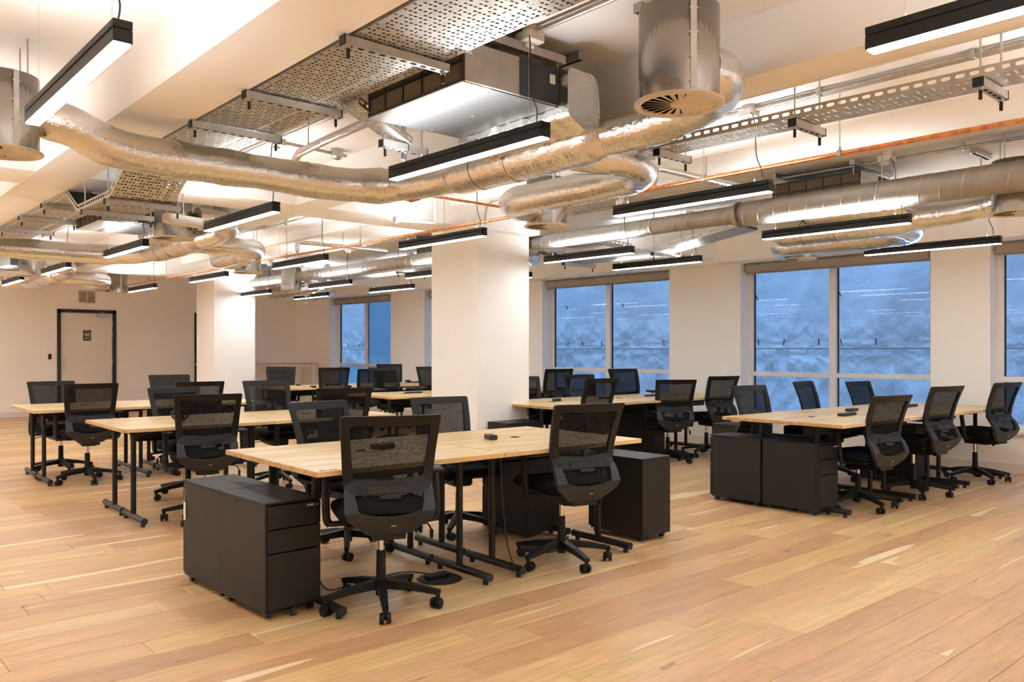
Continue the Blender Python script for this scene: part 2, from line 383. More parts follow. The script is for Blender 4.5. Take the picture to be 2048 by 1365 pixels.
def butcher():
    """laminated staves running along x"""
    m = bpy.data.materials.new('laminated_wood_top'); m.use_nodes = True; nt = m.node_tree; N = nt.nodes; L = nt.links
    b = N['Principled BSDF']; b.inputs['Roughness'].default_value = .33
    tc = N.new('ShaderNodeTexCoord'); oi = N.new('ShaderNodeObjectInfo'); sx = N.new('ShaderNodeSeparateXYZ'); L.new(tc.outputs['Object'], sx.inputs[0])
    def mth(op, a, bb=None, c=None):
        n = N.new('ShaderNodeMath'); n.operation = op
        for i, q in enumerate((a, bb, c)):
            if q is None: continue
            if isinstance(q, (int, float)): n.inputs[i].default_value = q
            else: L.new(q, n.inputs[i])
        return n.outputs[0]
    row = mth('FLOOR', mth('DIVIDE', sx.outputs['Y'], .042))
    w1 = N.new('ShaderNodeTexWhiteNoise'); w1.noise_dimensions = '2D'; cb = N.new('ShaderNodeCombineXYZ'); L.new(row, cb.inputs[0]); L.new(oi.outputs['Random'], cb.inputs[1]); L.new(cb.outputs[0], w1.inputs['Vector'])
    seg = mth('FLOOR', mth('ADD', mth('DIVIDE', sx.outputs['X'], .55), mth('MULTIPLY', w1.outputs['Value'], 7.0)))
    w2 = N.new('ShaderNodeTexWhiteNoise'); w2.noise_dimensions = '3D'; cb2 = N.new('ShaderNodeCombineXYZ'); L.new(row, cb2.inputs[0]); L.new(seg, cb2.inputs[1]); L.new(oi.outputs['Random'], cb2.inputs[2]); L.new(cb2.outputs[0], w2.inputs['Vector'])
    mp = N.new('ShaderNodeMapping'); mp.inputs['Scale'].default_value = (1.3, 26, 26); L.new(tc.outputs['Object'], mp.inputs[0])
    n = N.new('ShaderNodeTexNoise'); n.inputs['Scale'].default_value = 3; n.inputs['Detail'].default_value = 5; n.inputs['Distortion'].default_value = .5; L.new(mp.outputs[0], n.inputs['Vector'])
    cr = N.new('ShaderNodeValToRGB'); e = cr.color_ramp.elements
    e[0].color = srgb(204, 168, 112); e[1].color = srgb(234, 206, 156); q = e.new(.5); q.color = srgb(220, 187, 131); L.new(w2.outputs['Value'], cr.inputs[0])
    mr = N.new('ShaderNodeMapRange'); mr.inputs['From Min'].default_value = .3; mr.inputs['From Max'].default_value = .7; mr.inputs['To Min'].default_value = .86; mr.inputs['To Max'].default_value = 1.06; L.new(n.outputs['Fac'], mr.inputs['Value'])
    mx = N.new('ShaderNodeMix'); mx.data_type = 'RGBA'; mx.blend_type = 'MULTIPLY'; mx.inputs['Factor'].default_value = 1; L.new(cr.outputs[0], mx.inputs['A']); L.new(mr.outputs[0], mx.inputs['B'])
    # end grain is darker
    ge = N.new('ShaderNodeNewGeometry'); sn = N.new('ShaderNodeSeparateXYZ')
    vt = N.new('ShaderNodeVectorTransform'); vt.vector_type = 'NORMAL'; vt.convert_from = 'WORLD'; vt.convert_to = 'OBJECT'
    L.new(ge.outputs['Normal'], vt.inputs[0]); L.new(vt.outputs[0], sn.inputs[0])
    eg = mth('MULTIPLY', mth('GREATER_THAN', mth('ABSOLUTE', sn.outputs['X']), .6), .75)
    mx2 = N.new('ShaderNodeMix'); mx2.data_type = 'RGBA'; L.new(eg, mx2.inputs['Factor']); L.new(mx.outputs['Result'], mx2.inputs['A'])
    mx3 = N.new('ShaderNodeMix'); mx3.data_type = 'RGBA'; mx3.blend_type = 'MULTIPLY'; mx3.inputs['Factor'].default_value = 1; L.new(mx.outputs['Result'], mx3.inputs['A']); mx3.inputs['B'].default_value = (.62, .52, .42, 1)
    L.new(mx3.outputs['Result'], mx2.inputs['B']); L.new(mx2.outputs['Result'], b.inputs['Base Color'])
    return m
M['butcher'] = butcher()

# ================================================================== STRUCTURE
SLAB, BEAM = 2.80, 2.53
YB = 18.33                 # back wall
WX0, WSL = 9.84, 0.03      # window wall: x = WX0 - WSL * y
wx = lambda y: WX0 - WSL * y

# ---- floor: dark sub-floor, oak planks laid along x
PW = 0.19
floor = struct(MB().bx(-4, 9.95, -4, YB + .25, -.12, -.016).build('floor', M['black']))
floor['label'] = 'oak plank floor of the open office'
def plank_mesh(L, name='plank'):
    g = .0009; c = .0022; b = MB(); x0, x1, y0, y1 = g, L - g, g, PW - g; z0 = -.016
    top = [(x0 + c, y0 + c, 0), (x1 - c, y0 + c, 0), (x1 - c, y1 - c, 0), (x0 + c, y1 - c, 0)]
    mid = [(x0, y0, -c), (x1, y0, -c), (x1, y1, -c), (x0, y1, -c)]
    bot = [(x, y, z0) for x, y, z in mid]
    b.add(top + mid + bot, [(0, 1, 2, 3)] + [(4 + i, 4 + (i + 1) % 4, (i + 1) % 4, i) for i in range(4)] + [(8 + i, 8 + (i + 1) % 4, 4 + (i + 1) % 4, 4 + i) for i in range(4)])
    return b
S_, C_ = math.sin(math.radians(41.56)), math.cos(math.radians(41.56))
def in_view(x, y):
    z = S_ * x + C_ * y; r = C_ * x - S_ * y
    return z > 1.2 and abs(r / z) < .70 and 1.30 / z < .46
near = []; far = []
lens = (1.1, 1.35, 1.6, 1.9, 2.2)
rr = random.Random(5)
for row in range(int((YB + 4) / PW) + 1):
    y = -3.95 + row * PW
    if y + PW > YB: break
    x = -3.9; xe = wx(y + .1) - .005; first = True
    while x < xe - .01:
        L = rr.choice(lens) if not first else rr.uniform(.5, 2.0)
        first = False
        if x + L > xe - .25: L = xe - x
        cx, cy = x + L / 2, y + PW / 2; z = S_ * cx + C_ * cy
        vis = any(in_view(x + t * L, cy) for t in (0, .25, .5, .75, 1))
        (near if vis and z < 9.2 else far).append((z, x, y, L))
        x += L
near.sort(); far += near[290:]; near = near[:290]
pm = {}
for z, x, y, L in near:
    key = round(L, 3)
    if key not in pm:
        pm[key] = plank_mesh(L).build('plank', M['plank'], floor); o = pm[key]
    else:
        o = pm[key].copy(); COL.objects.link(o); o.parent = floor
    o.location = (x, y, 0)
fb = MB(); rn = []
for z, x, y, L in far:
    p = plank_mesh(L); fb.add([(a + x, b + y, c) for a, b, c in p.v], p.f); rn += [rr.random()] * len(p.f)
fo = fb.build('plank_field', M['plank_far'], floor); fo['kind'] = 'stuff'
at = fo.data.attributes.new('rnd', 'FLOAT', 'FACE'); at.data.foreach_set('value', rn)

# ---- ceiling slab and beams
ceil = struct(MB().bx(-4, 9.95, -4, YB + .25, SLAB, SLAB + .2).build('ceiling', M['ceil']))
for i, (x0, x1, zb) in enumerate(((-2.35, -2.0, BEAM), (-.55, -.2, BEAM), (1.31, 1.65, BEAM), (3.26, 3.54, BEAM), (4.87, 4.98, 2.70))):
    struct(MB().bx(x0, x1, -4, YB, zb, SLAB).build('trim_%d' % (i + 1), M['ceil']))['label'] = 'painted downstand beam running away under the ceiling slab'
for i, (y0, y1) in enumerate(((-1.0, -.4), (6.42, 6.95), (13.6, 14.15))):
    struct(MB().bx(-4, 9.35, y0, y1, BEAM + .002, SLAB).build('trim_%d' % (i + 21), M['ceil']))['label'] = 'painted cross beam under the ceiling slab'
# ---- columns
for i, (x, y) in enumerate(((5.34, 6.56), (5.47, 13.74))):
    o = MB().bx(x, x + .72, y, y + .79, 0, SLAB).build('pillar', M['paint']); struct(o)
    o['label'] = ('square white pillar in the middle of the room', 'square white pillar near the back wall')[i]
# ---- walls out of view
struct(MB().bx(-4.1, -3.9, -4, YB + .3, 0, SLAB).build('wall_left', M['paint']))
struct(MB().bx(-4, 9.95, -4.1, -3.9, 0, SLAB).build('wall_front', M['paint']))
# ---- back wall
wb = struct(MB().bx(-4, 4.17, YB, YB + .2, 0, SLAB).bx(5.17, 9.7, YB, YB + .2, 0, SLAB).bx(4.17, 5.17, YB, YB + .2, 2.09, SLAB).build('wall_back', M['paint']))
b = MB().bx(-4, 4.12, YB - .015, YB, 0, .10).bx(5.22, 6.80, YB - .015, YB, 0, .10).bx(6.9, wx(YB), YB - .015, YB, 0, .10)
struct(b.build('baseboard_back', M['trim']))
# door
dr = struct(bpy.data.objects.new('door_1', None)); COL.objects.link(dr); dr.location = (4.67, YB, 0); dr['label'] = 'white door in a black frame on the back wall'
f = MB(); f.bx(-.55, -.485, -.03, .16, 0, 2.13).bx(.485, .55, -.03, .16, 0, 2.13).bx(-.55, .55, -.03, .16, 2.065, 2.13); f.build('door_frame', M['blackframe'], dr)
leaf = MB().bx(-.482, .482, 0, .045, .008, 2.062, .003).build('door_leaf', M['door'], dr)
h = MB(); h.cyl((-.42, -.055, .86), (-.42, -.055, 1.16), .011).cyl((-.42, -.055, .89), (-.42, 0, .89), .008).cyl((-.42, -.055, 1.13), (-.42, 0, 1.13), .008); h.build('pull_handle', M['steel'], leaf)
h = MB(); h.bx(.17, .42, -.055, 0, 1.985, 2.05, .006); cl = h.build('door_closer', M['steel'], dr)
h = MB(); h.bar((.36, -.05, 2.055), (.26, -.11, 2.07), .02, .01).bar((.26, -.11, 2.07), (.24, -.03, 2.085), .02, .01); h.build('closer_arm', M['steel'], cl)
for z in (.25, 1.05, 1.62, 1.86):
    MB().cyl((.484, -.008, z - .05), (.484, -.008, z + .05), .009, n=8).build('hinge', M['steel'], dr)
s = MB().bx(-.075, .075, -.004, 0, 1.50, 1.71).build('door_sign', M['black'], leaf)
ring = MB(); n = 28
for k in range(n):
    a0, a1 = 2 * PI * k / n, 2 * PI * (k + 1) / n
    ring.add([(r * math.cos(a), -.0055, 1.625 + r * math.sin(a)) for a in (a0, a1) for r in (.058, .066)], [(0, 1, 3, 2)])
ring.bx(-.038, .038, -.0055, -.004, 1.602, 1.652, .001)                          # open book emblem
ring.add([(-.038, -.0055, 1.602), (0, -.0055, 1.588), (.038, -.0055, 1.602)], [(0, 1, 2)])
for k in range(9): ring.bx(-.062 + k * .014, -.052 + k * .014, -.0055, -.004, 1.528, 1.546)
ring.build('sign_print', M['label_white'], s)
MB().bx(-.004, .004, -.0065, -.0055, 1.628, 1.655).bx(-.02, .02, -.0065, -.0055, 1.640, 1.644).build('emblem_detail', M['black'], s)
# second black door frame edge beside the far pillar
d2 = struct(bpy.data.objects.new('door_2', None)); COL.objects.link(d2); d2.location = (7.35, YB, 0); d2['label'] = 'dark door opening edge beside the far pillar'
MB().bx(-.50, -.46, -.03, .05, 0, 2.13).bx(.46, .50, -.03, .05, 0, 2.13).bx(-.5, .5, -.03, .05, 2.09, 2.13).build('door_frame', M['blackframe'], d2)
MB().bx(-.46, .46, -.01, 0, .008, 2.09).build('door_leaf', M['door'], d2)

# ---- window wall, built in its own frame (y along the wall, x outward)
wroot_loc = (WX0, 0, 0); wrz = math.atan(WSL)
ww = MB()
wins = [(.75, 3.23), (3.84, 6.26), (7.42, 10.0), (10.85, 13.25), (14.39, 16.77)]
SILL, HEAD, TH = .44, 2.47, .32
ys = [-4.0] + [v for w in wins for v in w] + [YB + .1]
for a, b_ in zip(ys[0::2], ys[1::2]): ww.bx(0, TH, a, b_, 0, SLAB)
for a, b_ in wins: ww.bx(0, TH, a, b_, 0, SILL).bx(0, TH, a, b_, HEAD, SLAB)
wall_w = struct(ww.build('wall_window', M['paint'])); wall_w.location = wroot_loc; wall_w.rotation_euler = (0, 0, wrz)
o = struct(MB().bx(-.30, -.003, -3.9, YB, HEAD, SLAB).build('trim_31', M['ceil'])); o.location = wroot_loc; o.rotation_euler = (0, 0, wrz); o['label'] = 'boxed perimeter beam above the windows'
o = struct(MB().bx(-.015, 0, -3.9, YB, 0, .10).build('baseboard_window', M['trim'])); o.location = wroot_loc; o.rotation_euler = (0, 0, wrz)
for i, (a, b_) in enumerate(wins):
    w = struct(bpy.data.objects.new('window_%d' % (i + 1), None)); COL.objects.link(w)
    w.location = (WX0, 0, 0); w.rotation_euler = (0, 0, wrz)
    w['label'] = ('window at the right edge of the photo', 'wide window behind the right-hand desks', 'window right of the middle pillar', 'window mostly hidden by the middle pillar', 'farthest window near the back corner')[i]
    x0, x1 = .20, .27; mid = (a + b_) / 2 + .02; fz = (SILL, SILL + .06, .955, 1.015, HEAD - .04, HEAD)
    f = MB(); f.bx(x0, x1, a, a + .075, SILL, HEAD, .004).bx(x0, x1, b_ - .075, b_, SILL, HEAD, .004).bx(x0, x1, a, b_, SILL, SILL + .06, .004).bx(x0, x1, a, b_, HEAD - .06, HEAD, .004)
    fr = f.build('window_frame', M['frame_white'], w)
    MB().bx(x0 - .02, x1, mid - .045, mid + .045, SILL, HEAD, .004).build('mullion', M['frame_white'], w)
    MB().bx(x0 - .01, x1, a, b_, .955, 1.015, .004).build('transom', M['frame_white'], w)
    MB().bx(-.05, x0 + .01, a - .0, b_, SILL - .03, SILL + .006, .006).build('window_sill', M['trim'], w)
    for k, (y0, y1) in enumerate(((a + .075, mid - .045), (mid + .045, b_ - .075))):
        for q, (z0, z1) in enumerate(((SILL + .06, .955), (1.015, HEAD - .06))):
            g = MB().bx(.236, .242, y0, y1, z0, z1).build('pane', M['film'] if (i == 4 and not (k == 1 and q == 1)) else M['glass'], w)
            if i == 4 and not (k == 1 and q == 1): g['label'] = 'frosted pale blue pane'
            gk = MB(); t = .012
            gk.bx(.228, .25, y0, y0 + t, z0, z1).bx(.228, .25, y1 - t, y1, z0, z1); gk.build('gasket', M['black'], w)
    bl = MB(); bl.bx(.06, .16, a + .02, b_ - .02, HEAD - .125, HEAD - .012, .02); bb = bl.build('roller_blind', M['blind'], w)
    MB().cyl((.11, a + .03, HEAD - .135), (.11, b_ - .03, HEAD - .135), .011, n=8).build('blind_bar', M['blind'], bb)

# ---- scaffold sheeting outside (two overlapping hung sheets of real wrinkled cloth)
def sheeting(name, y0, y1, z0, z1, xoff, ties, seed, scallop):
    ny, nz = int((y1 - y0) / .035), 70
    Y = np.linspace(y0, y1, ny); Z = np.linspace(z0, z1, nz); YY, ZZ = np.meshgrid(Y, Z)
    rng = np.random.default_rng(seed); X = np.zeros_like(YY)
    if not scallop:
        for k in range(30):
            a = rng.uniform(-1.1, 1.1); f = rng.uniform(3, 11); ph = rng.uniform(0, 6.28); q = YY * math.cos(a) + ZZ * math.sin(a)
            X += .020 * np.abs(np.sin(f * q + ph + .9 * np.sin(1.7 * YY + 2 * ZZ + ph)))
    else:
        X += .006 * np.sin(26 * (YY + .55 * ZZ) + 2 * np.sin(1.3 * YY)) * (ZZ > z0 + .25)
    for k in range(26):
        fy, fz, ph = rng.uniform(.6, 7), rng.uniform(.3, 4), rng.uniform(0, 6.28); X += .05 / (1 + .5 * fy) * np.sin(fy * YY + fz * ZZ + ph + 1.2 * np.sin(.8 * YY + ph))
    zt = ties[1]
    for ty in ties[0]:
        d = np.hypot((YY - ty), (ZZ - zt) * .8) + .03; ang = np.arctan2(ZZ - zt, YY - ty)
        X += .026 * np.sin(ang * 11 + ty * 3) * np.exp(-d / .5)
        X -= .05 * np.exp(-(d / .12) ** 2)
    if scallop:
        edge = np.clip(1 - (ZZ - z0) / .16, 0, 1)
        X += edge * .05 * np.abs(np.sin((YY - ties[0][0]) * PI / .42))
    V = np.stack([xoff + X, YY, ZZ], -1).reshape(-1, 3)
    F = [(r * ny + c, r * ny + c + 1, (r + 1) * ny + c + 1, (r + 1) * ny + c) for r in range(nz - 1) for c in range(ny - 1)]
    b = MB(); b.add(V.tolist(), F, True); return b
ty = [round(.2 + .42 * k + .06 * math.sin(k * 2.3), 3) for k in range(42)]
st = thing('scaffold_sheet', 'translucent plastic sheeting tied outside above the sheet seam', 'sheeting', (WX0, 0, 0), wrz)
sheeting('sheet', -2, 19.3, 1.34, 3.3, .95, (ty, 1.40), 3, True).build('upper_sheet', M['sheet'], st)
s2 = thing('scaffold_sheet', 'lower plastic sheeting with eyelets hanging outside below the seam', 'sheeting', (WX0, 0, 0), wrz)
sheeting('sheet', -2, 19.3, -.6, 1.38, 1.30, (ty, 1.25), 9, False).build('lower_sheet', M['sheet'], s2)
shadow_line = thing('hem_shadow_line', 'thin grey tube outside, added for the shadow line below the sheet hem', 'shadow_line', (WX0, 0, 0), wrz)  # tube added as the shadow line under the upper sheet's hem
MB().cyl((1.16, -2, 1.328), (1.16, 19.3, 1.328), .011, n=10).build('shadow_line_tube', M['galv'], shadow_line)
e = MB(); t_ = MB(); t2 = MB()
for k, y in enumerate(ty):
    n = 10; y2 = y + .05
    for q in range(n):
        a0, a1 = 2 * PI * q / n, 2 * PI * (q + 1) / n
        e.add([(1.13, y2 + r * math.cos(a), 1.235 + r * math.sin(a)) for a in (a0, a1) for r in (.014, .026)], [(0, 1, 3, 2)])
    t_.bar((.89, y, 1.37), (.89, y + .02 * math.sin(k * 1.7), 1.455), .012, .01)
    if k % 3 == 0: t2.bar((.86, y, 2.02), (.86, y + .03, 2.09), .012, .01)
e.build('eyelets', M['whiteplastic'], s2); t_.build('cable_ties', M['black'], st); t2.build('upper_cable_ties', M['black'], st)

# ---- small things on the back wall
g = thing('wall_grille', 'twin-panel ventilation grille high on the back wall above the door', 'vent', (4.665, YB, 2.39))
MB().bx(-.165, .165, -.012, 0, -.135, .135, .002).build('grille_frame', M['whiteplastic'], g)
for sx in (-1, 1):
    q = MB().bx(sx * .077 - .068, sx * .077 + .068, -.0135, -.011, -.115, .115).build('grille_panel', M['filter'], g)
    lv = MB()
    for k in range(14): lv.bx(sx * .077 - .067, sx * .077 + .067, -.019, -.0135, -.11 + k * .0165, -.103 + k * .0165)
    lv.build('louvres', M['offwhite'], q)
r = thing('card_reader', 'small black card reader on the back wall left of the door', 'reader', (3.99, YB, 1.175))
MB().bx(-.028, .028, -.022, 0, -.055, .055, .006).build('reader_body', M['black'], r)
MB().bx(-.02, .02, -.0235, -.021, -.02, .045, .001).build('reader_face', M['greyplastic'], r)

# ================================================================== CHAIRS
BZ = [.38, .44, .50, .56, .62, .70, .80, .90, .97]
BY = [-.215, -.262, -.280, -.252, -.205, -.212, -.240, -.278, -.308]
def back_y(x, z):
    return float(np.interp(z, BZ, BY)) + .33 * x * x
def fine(pts, step=.03):
    out = []
    for i in range(len(pts)):
        p, q = np.array(pts[i], float), np.array(pts[(i + 1) % len(pts)], float); k = max(1, int(round(np.linalg.norm(q - p) / step)))
        for t in range(k): out.append(tuple(p + (q - p) * t / k))
    return out
def ring_plate(outer, inner, th, n=64, flare=0.0):
    """a flat ring between two outlines (x, z), wrapped onto the curved back"""
    def resample(pts, n):
        P = np.array(pts + [pts[0]], float); d = np.r_[0, np.cumsum(np.linalg.norm(np.diff(P, axis=0), axis=1))]
        t = np.linspace(0, d[-1], n, endpoint=False); return np.stack([np.interp(t, d, P[:, 0]), np.interp(t, d, P[:, 1])], 1)
    c = np.mean(np.array(inner), axis=0)
    # sample both outlines at equal angles about the opening's centre so that corners correspond
    def at_angles(pts, A):
        P = np.array(pts + [pts[0]], float) - c; res = []
        for a in A:
            d = np.array([math.cos(a), math.sin(a)]); best = None
            for i in range(len(P) - 1):
                p, q = P[i], P[i + 1]; e = q - p; den = d[0] * e[1] - d[1] * e[0]
                if abs(den) < 1e-12: continue
                t = (p[0] * e[1] - p[1] * e[0]) / den; s = (p[0] * d[1] - p[1] * d[0]) / den
                if t > 0 and -1e-9 <= s <= 1 + 1e-9: best = t if best is None else max(best, t)
            res.append(c + d * best)
        return np.array(res)
    crn = [math.atan2(*(np.array(p) - c)[::-1]) for p in list(outer) + list(inner)]
    A = np.unique(np.round(np.concatenate([np.linspace(-PI, PI, n, endpoint=False), crn]), 5))
    O, I = at_angles(outer, A), at_angles(inner, A); m = len(A); V = []
    for P, s in ((O, 1), (I, 1), (O, -1), (I, -1)):
        for x, z in P: V.append((x, back_y(x, z) + s * th / 2, z))
    F = []; SM = []
    for i in range(m):
        j = (i + 1) % m
        F += [(i, m + i, m + j, j), (2 * m + i, 2 * m + j, 3 * m + j, 3 * m + i), (i, j, 2 * m + j, 2 * m + i), (m + i, 3 * m + i, 3 * m + j, m + j)]
    b = MB(); b.add(V, F, False); return b
def rounded(pts, r, k=4):
    out = []; n = len(pts)
    for i in range(n):
        p = np.array(pts[i], float); a = np.array(pts[i - 1], float) - p; b = np.array(pts[(i + 1) % n], float) - p
        a = p + a / np.linalg.norm(a) * r; b = p + b / np.linalg.norm(b) * r
        for t in np.linspace(0, 1, k): out.append(tuple((1 - t) ** 2 * a + 2 * t * (1 - t) * p + t * t * b))
    return out

UPPER = ('seat', 'seat_pan', 'mechanism', 'back_frame', 'back_support', 'back_mesh', 'lumbar_bar', 'armrest')
def make_chair():
    t = thing('task_chair', 'chair', 'chair')
    # five-star base
    b = MB(); b.cyl((0, 0, .085), (0, 0, .15), .034, .030, 16)
    for k in range(5):
        a = math.radians(18 + 72 * k); d = Vector((math.cos(a), math.sin(a), 0))
        b.bar(d * .02 + Vector((0, 0, .118)), d * .17 + Vector((0, 0, .103)), .046, .046, .038, .034)
        b.bar(d * .17 + Vector((0, 0, .103)), d * .305 + Vector((0, 0, .078)), .038, .034, .028, .024)
        b.cyl(d * .292 + Vector((0, 0, .05)), d * .292 + Vector((0, 0, .088)), .012, n=8)
    b.build('star_base', M['plastic'], t)
    for k in range(5):
        a = math.radians(18 + 72 * k); d = Vector((math.cos(a), math.sin(a), 0)); sw = a + (.9, 2.2, .3, 1.6, 2.8)[k]; ax = Vector((math.cos(sw), math.sin(sw), 0)); fw = Vector((-ax.y, ax.x, 0))
        c = d * .292 + fw * .012 + Vector((0, 0, .0275)); w = MB()
        for s in (-1, 1):
            w.cyl(c + ax * (s * .009), c + ax * (s * .026), .0275, .0255, 14)
        w.cyl(c - ax * .012, c + ax * .012, .012, n=8); w.bar(c + Vector((0, 0, .0)), d * .292 + Vector((0, 0, .056)), .014, .018)
        w.build('caster', M['plastic'], t)
    g = MB(); g.cyl((0, 0, .06), (0, 0, .285), .0265, .0235, 16); gl = g.build('gas_lift', M['plastic'], t)
    MB().cyl((0, 0, .28), (0, 0, .38), .014, n=14).build('piston', M['chrome'], gl)
    m_ = MB(); m_.box((0, .0, .375), (.15, .24, .075), .015).bar((0, -.06, .368), (0, -.228, .380), .13, .06, .16, .045); me = m_.build('mechanism', M['plastic'], t)
    l = MB(); l.sweep(smooth_path([(.07, .03, .385), (.18, .03, .385), (.235, .02, .375), (.25, .0, .345)]), .0045, 6); l.box((.252, -.005, .325), (.016, .028, .05), .006); l.build('tilt_lever', M['plastic'], me)
    s = MB()
    # cushioned seat: stacked rounded outlines
    def outline(hw, hd, yo, k=6):
        return rounded([(-hw * .93, -hd + yo), (hw * .93, -hd + yo), (hw, hd * .75 + yo), (hw * .72, hd + yo), (-hw * .72, hd + yo), (-hw, hd * .75 + yo)], .07, k)
    lv = [(.205, .205, .425), (.232, .232, .432), (.243, .245, .452), (.243, .245, .468), (.236, .238, .486), (.21, .21, .497), (.10, .10, .501)]
    V = []; nn = None
    for hw, hd, z in lv:
        o = outline(hw, hd, .035); nn = len(o)
        for x, y in o: V.append((x, y, z + (-.018 * max(0, (y - .18) / .1) if z > .45 else 0)))
    F = [(k * nn + i, k * nn + (i + 1) % nn, (k + 1) * nn + (i + 1) % nn, (k + 1) * nn + i) for k in range(len(lv) - 1) for i in range(nn)]
    s.add(V, F, True); q = (len(lv) - 1) * nn; s.add([V[q + i] for i in range(nn)], [tuple(range(nn))], True); s.add([V[i] for i in range(nn)], [tuple(range(nn))[::-1]])
    s.build('seat', M['fabric'], t)
    MB().box((0, .03, .418), (.40, .40, .022), .008).build('seat_pan', M['plastic'], t)
    # back: upper frame with mesh, lower charcoal support
    outer = rounded([(-.205, .578), (.205, .578), (.217, .66), (.238, .955), (-.238, .955), (-.217, .66)], .014)
    inner = rounded([(-.168, .652), (0, .640), (.168, .652), (.195, .908), (0, .903), (-.195, .908)], .018)
    ring_plate(outer, inner, .022).build('back_frame', M['plastic'], t)
    outer = rounded([(-.215, .492), (-.20, .462), (-.105, .385), (.105, .385), (.20, .462), (.215, .492), (.212, .60), (-.212, .60)], .012)
    inner = rounded([(-.15, .502), (-.08, .482), (0, .475), (.08, .482), (.15, .502), (.168, .592), (-.168, .592)], .010)
    bs = ring_plate(outer, inner, .030).build('back_support', M['greyplastic'], t)
    lg = MB()
    for k in range(6): lg.bx(-.011 + k * .0042, -.0082 + k * .0042, -.0006, .0006, -.0035, .0035 + (.002 if k in (1, 5) else 0))
    lo = lg.build('maker_mark', M['label_white'], bs, (.012, back_y(0, .432) - .0185, .432)); lo.rotation_euler = (.55, 0, 0)
    x = np.linspace(-1, 1, 15); z = np.linspace(.49, .912, 18); V = []
    for zz in z:
        hw = np.interp(zz, [.49, .60, .66, .92], [.185, .188, .19, .21])
        for xx in x: V.append((xx * hw, back_y(xx * hw, zz) + .006, zz))
    F = [(r * 15 + c, r * 15 + c + 1, (r + 1) * 15 + c + 1, (r + 1) * 15 + c) for r in range(17) for c in range(14)]
    MB().add(V, F, True).build('back_mesh', M['mesh'], t)
    lb = MB(); n = 9
    for k in range(n - 1):
        xa, xb = -.105 + .21 * k / (n - 1), -.105 + .21 * (k + 1) / (n - 1)
        lb.bar((xa, back_y(xa, .60) - .022, .60), (xb, back_y(xb, .60) - .022, .60), .014, .034)
    lb.box((0, back_y(0, .57) - .012, .566), (.10, .014, .02), .004); lb.build('lumbar_bar', M['greyplastic'], t)
    for sx in (-1, 1):
        a = MB(); a.bar((sx * .09, .0, .405), (sx * .262, -.01, .405), .06, .018, .05, .018)
        a.sweep(smooth_path([(sx * .258, -.01, .403), (sx * .275, -.01, .43), (sx * .278, .0, .52), (sx * .275, .02, .645)], .03), [.021] * 3 + [.021] * 100 if False else .020, 8)
        ar = a.build('armrest', M['plastic'], t)
        p = MB(); p.box((sx * .268, .035, .658), (.075, .235, .026), .011); p.build('arm_pad', M['plastic'], ar)
    return t

CH = [  # back-top x, y, height of the top, facing azimuth (deg, clockwise from +y), label
 (2.14, 3.26, .993, 24, 'large foreground task chair with its back to the camera at the nearest desk'),
 (3.50, 3.25, .990, 14, 'task chair at the right end of the nearest desk beside a lone pedestal'),
 (2.71, 5.06, .955, 172, 'task chair across the nearest desk, seen over its left half from the front'),
 (3.70, 5.02, .950, 190, 'task chair across the nearest desk just left of the middle pillar base'),
 (2.34, 5.98, .979, 16, 'task chair pushed in near the coiled cable on the second desk'),
 (2.70, 7.75, .960, 178, 'task chair facing the camera behind the coiled cable on the second desk'),
 (3.55, 6.12, .983, 18, 'task chair at the near side of the second desk, right half, behind the nearest desk'),
 (3.62, 7.80, 1.00, 184, 'task chair facing the camera at the far right seat of the second desk'),
 (2.22, 8.55, .983, 8, 'task chair with its back to the camera at the far left desk before the door'),
 (2.21, 10.12, .962, 176, 'leftmost task chair, behind the far left desk near the card reader'),
 (3.24, 8.49, .978, 12, 'task chair at the right seat of the far left desk, back to the camera'),
 (3.52, 10.25, 1.005, 184, 'task chair facing the camera at the far left desk right of the door'),
 (6.19, 12.75, 1.03, 205, 'task chair turned aside at the far desk in front of the tall white bench'),
 (6.26, 11.10, 1.04, 20, 'dark task chair at the far desk below the farthest window'),
 (6.37, 9.95, 1.06, 178, 'dark task chair facing the camera at the desk left of the middle pillar'),
 (8.30, 12.75, 1.05, 200, 'task chair by the farthest window, half hidden behind two other chairs'),
 (6.93, 11.10, 1.01, 10, 'task chair peeking out behind the dark chair left of the middle pillar'),
 (7.20, 9.95, 1.06, 192, 'task chair cut off by the left edge of the middle pillar'),
 (8.18, 8.20, 1.04, 10, 'task chair seen from behind right of the middle pillar by the window reveal'),
 (7.68, 7.40, .990, 196, 'task chair facing the camera over the small power box on the middle desk'),
 (6.37, 5.75, 1.01, 4, 'task chair at the near left seat of the middle desk beside the window desks'),
 (8.55, 7.40, 1.05, 194, 'task chair against the window right of the pillar, facing the camera'),
 (7.57, 5.73, .968, 35, 'task chair with a white tag at the middle desk beside a tall black pedestal'),
 (8.48, 5.70, .990, 14, 'task chair in side view at the right end of the middle desk'),
 (6.70, 7.40, .985, 196, 'sliver of a task chair showing past the right edge of the middle pillar'),
 (6.97, 4.45, .962, 188, 'task chair behind the window-side desk above its first pedestal'),
 (7.98, 4.45, .976, 174, 'narrow turned task chair behind the window-side desk, in the middle'),
 (9.20, 4.45, .945, 186, 'task chair behind the far end of the window-side desk, facing the camera'),
 (6.58, 2.86, .943, 12, 'task chair in profile nearest the camera at the window-side desk'),
 (7.55, 2.81, .99, 10, 'task chair in profile in the middle of the window-side desk'),
 (8.85, 2.75, .99, 10, 'task chair in profile at the right end of the window-side desk'),
]
proto = make_chair()
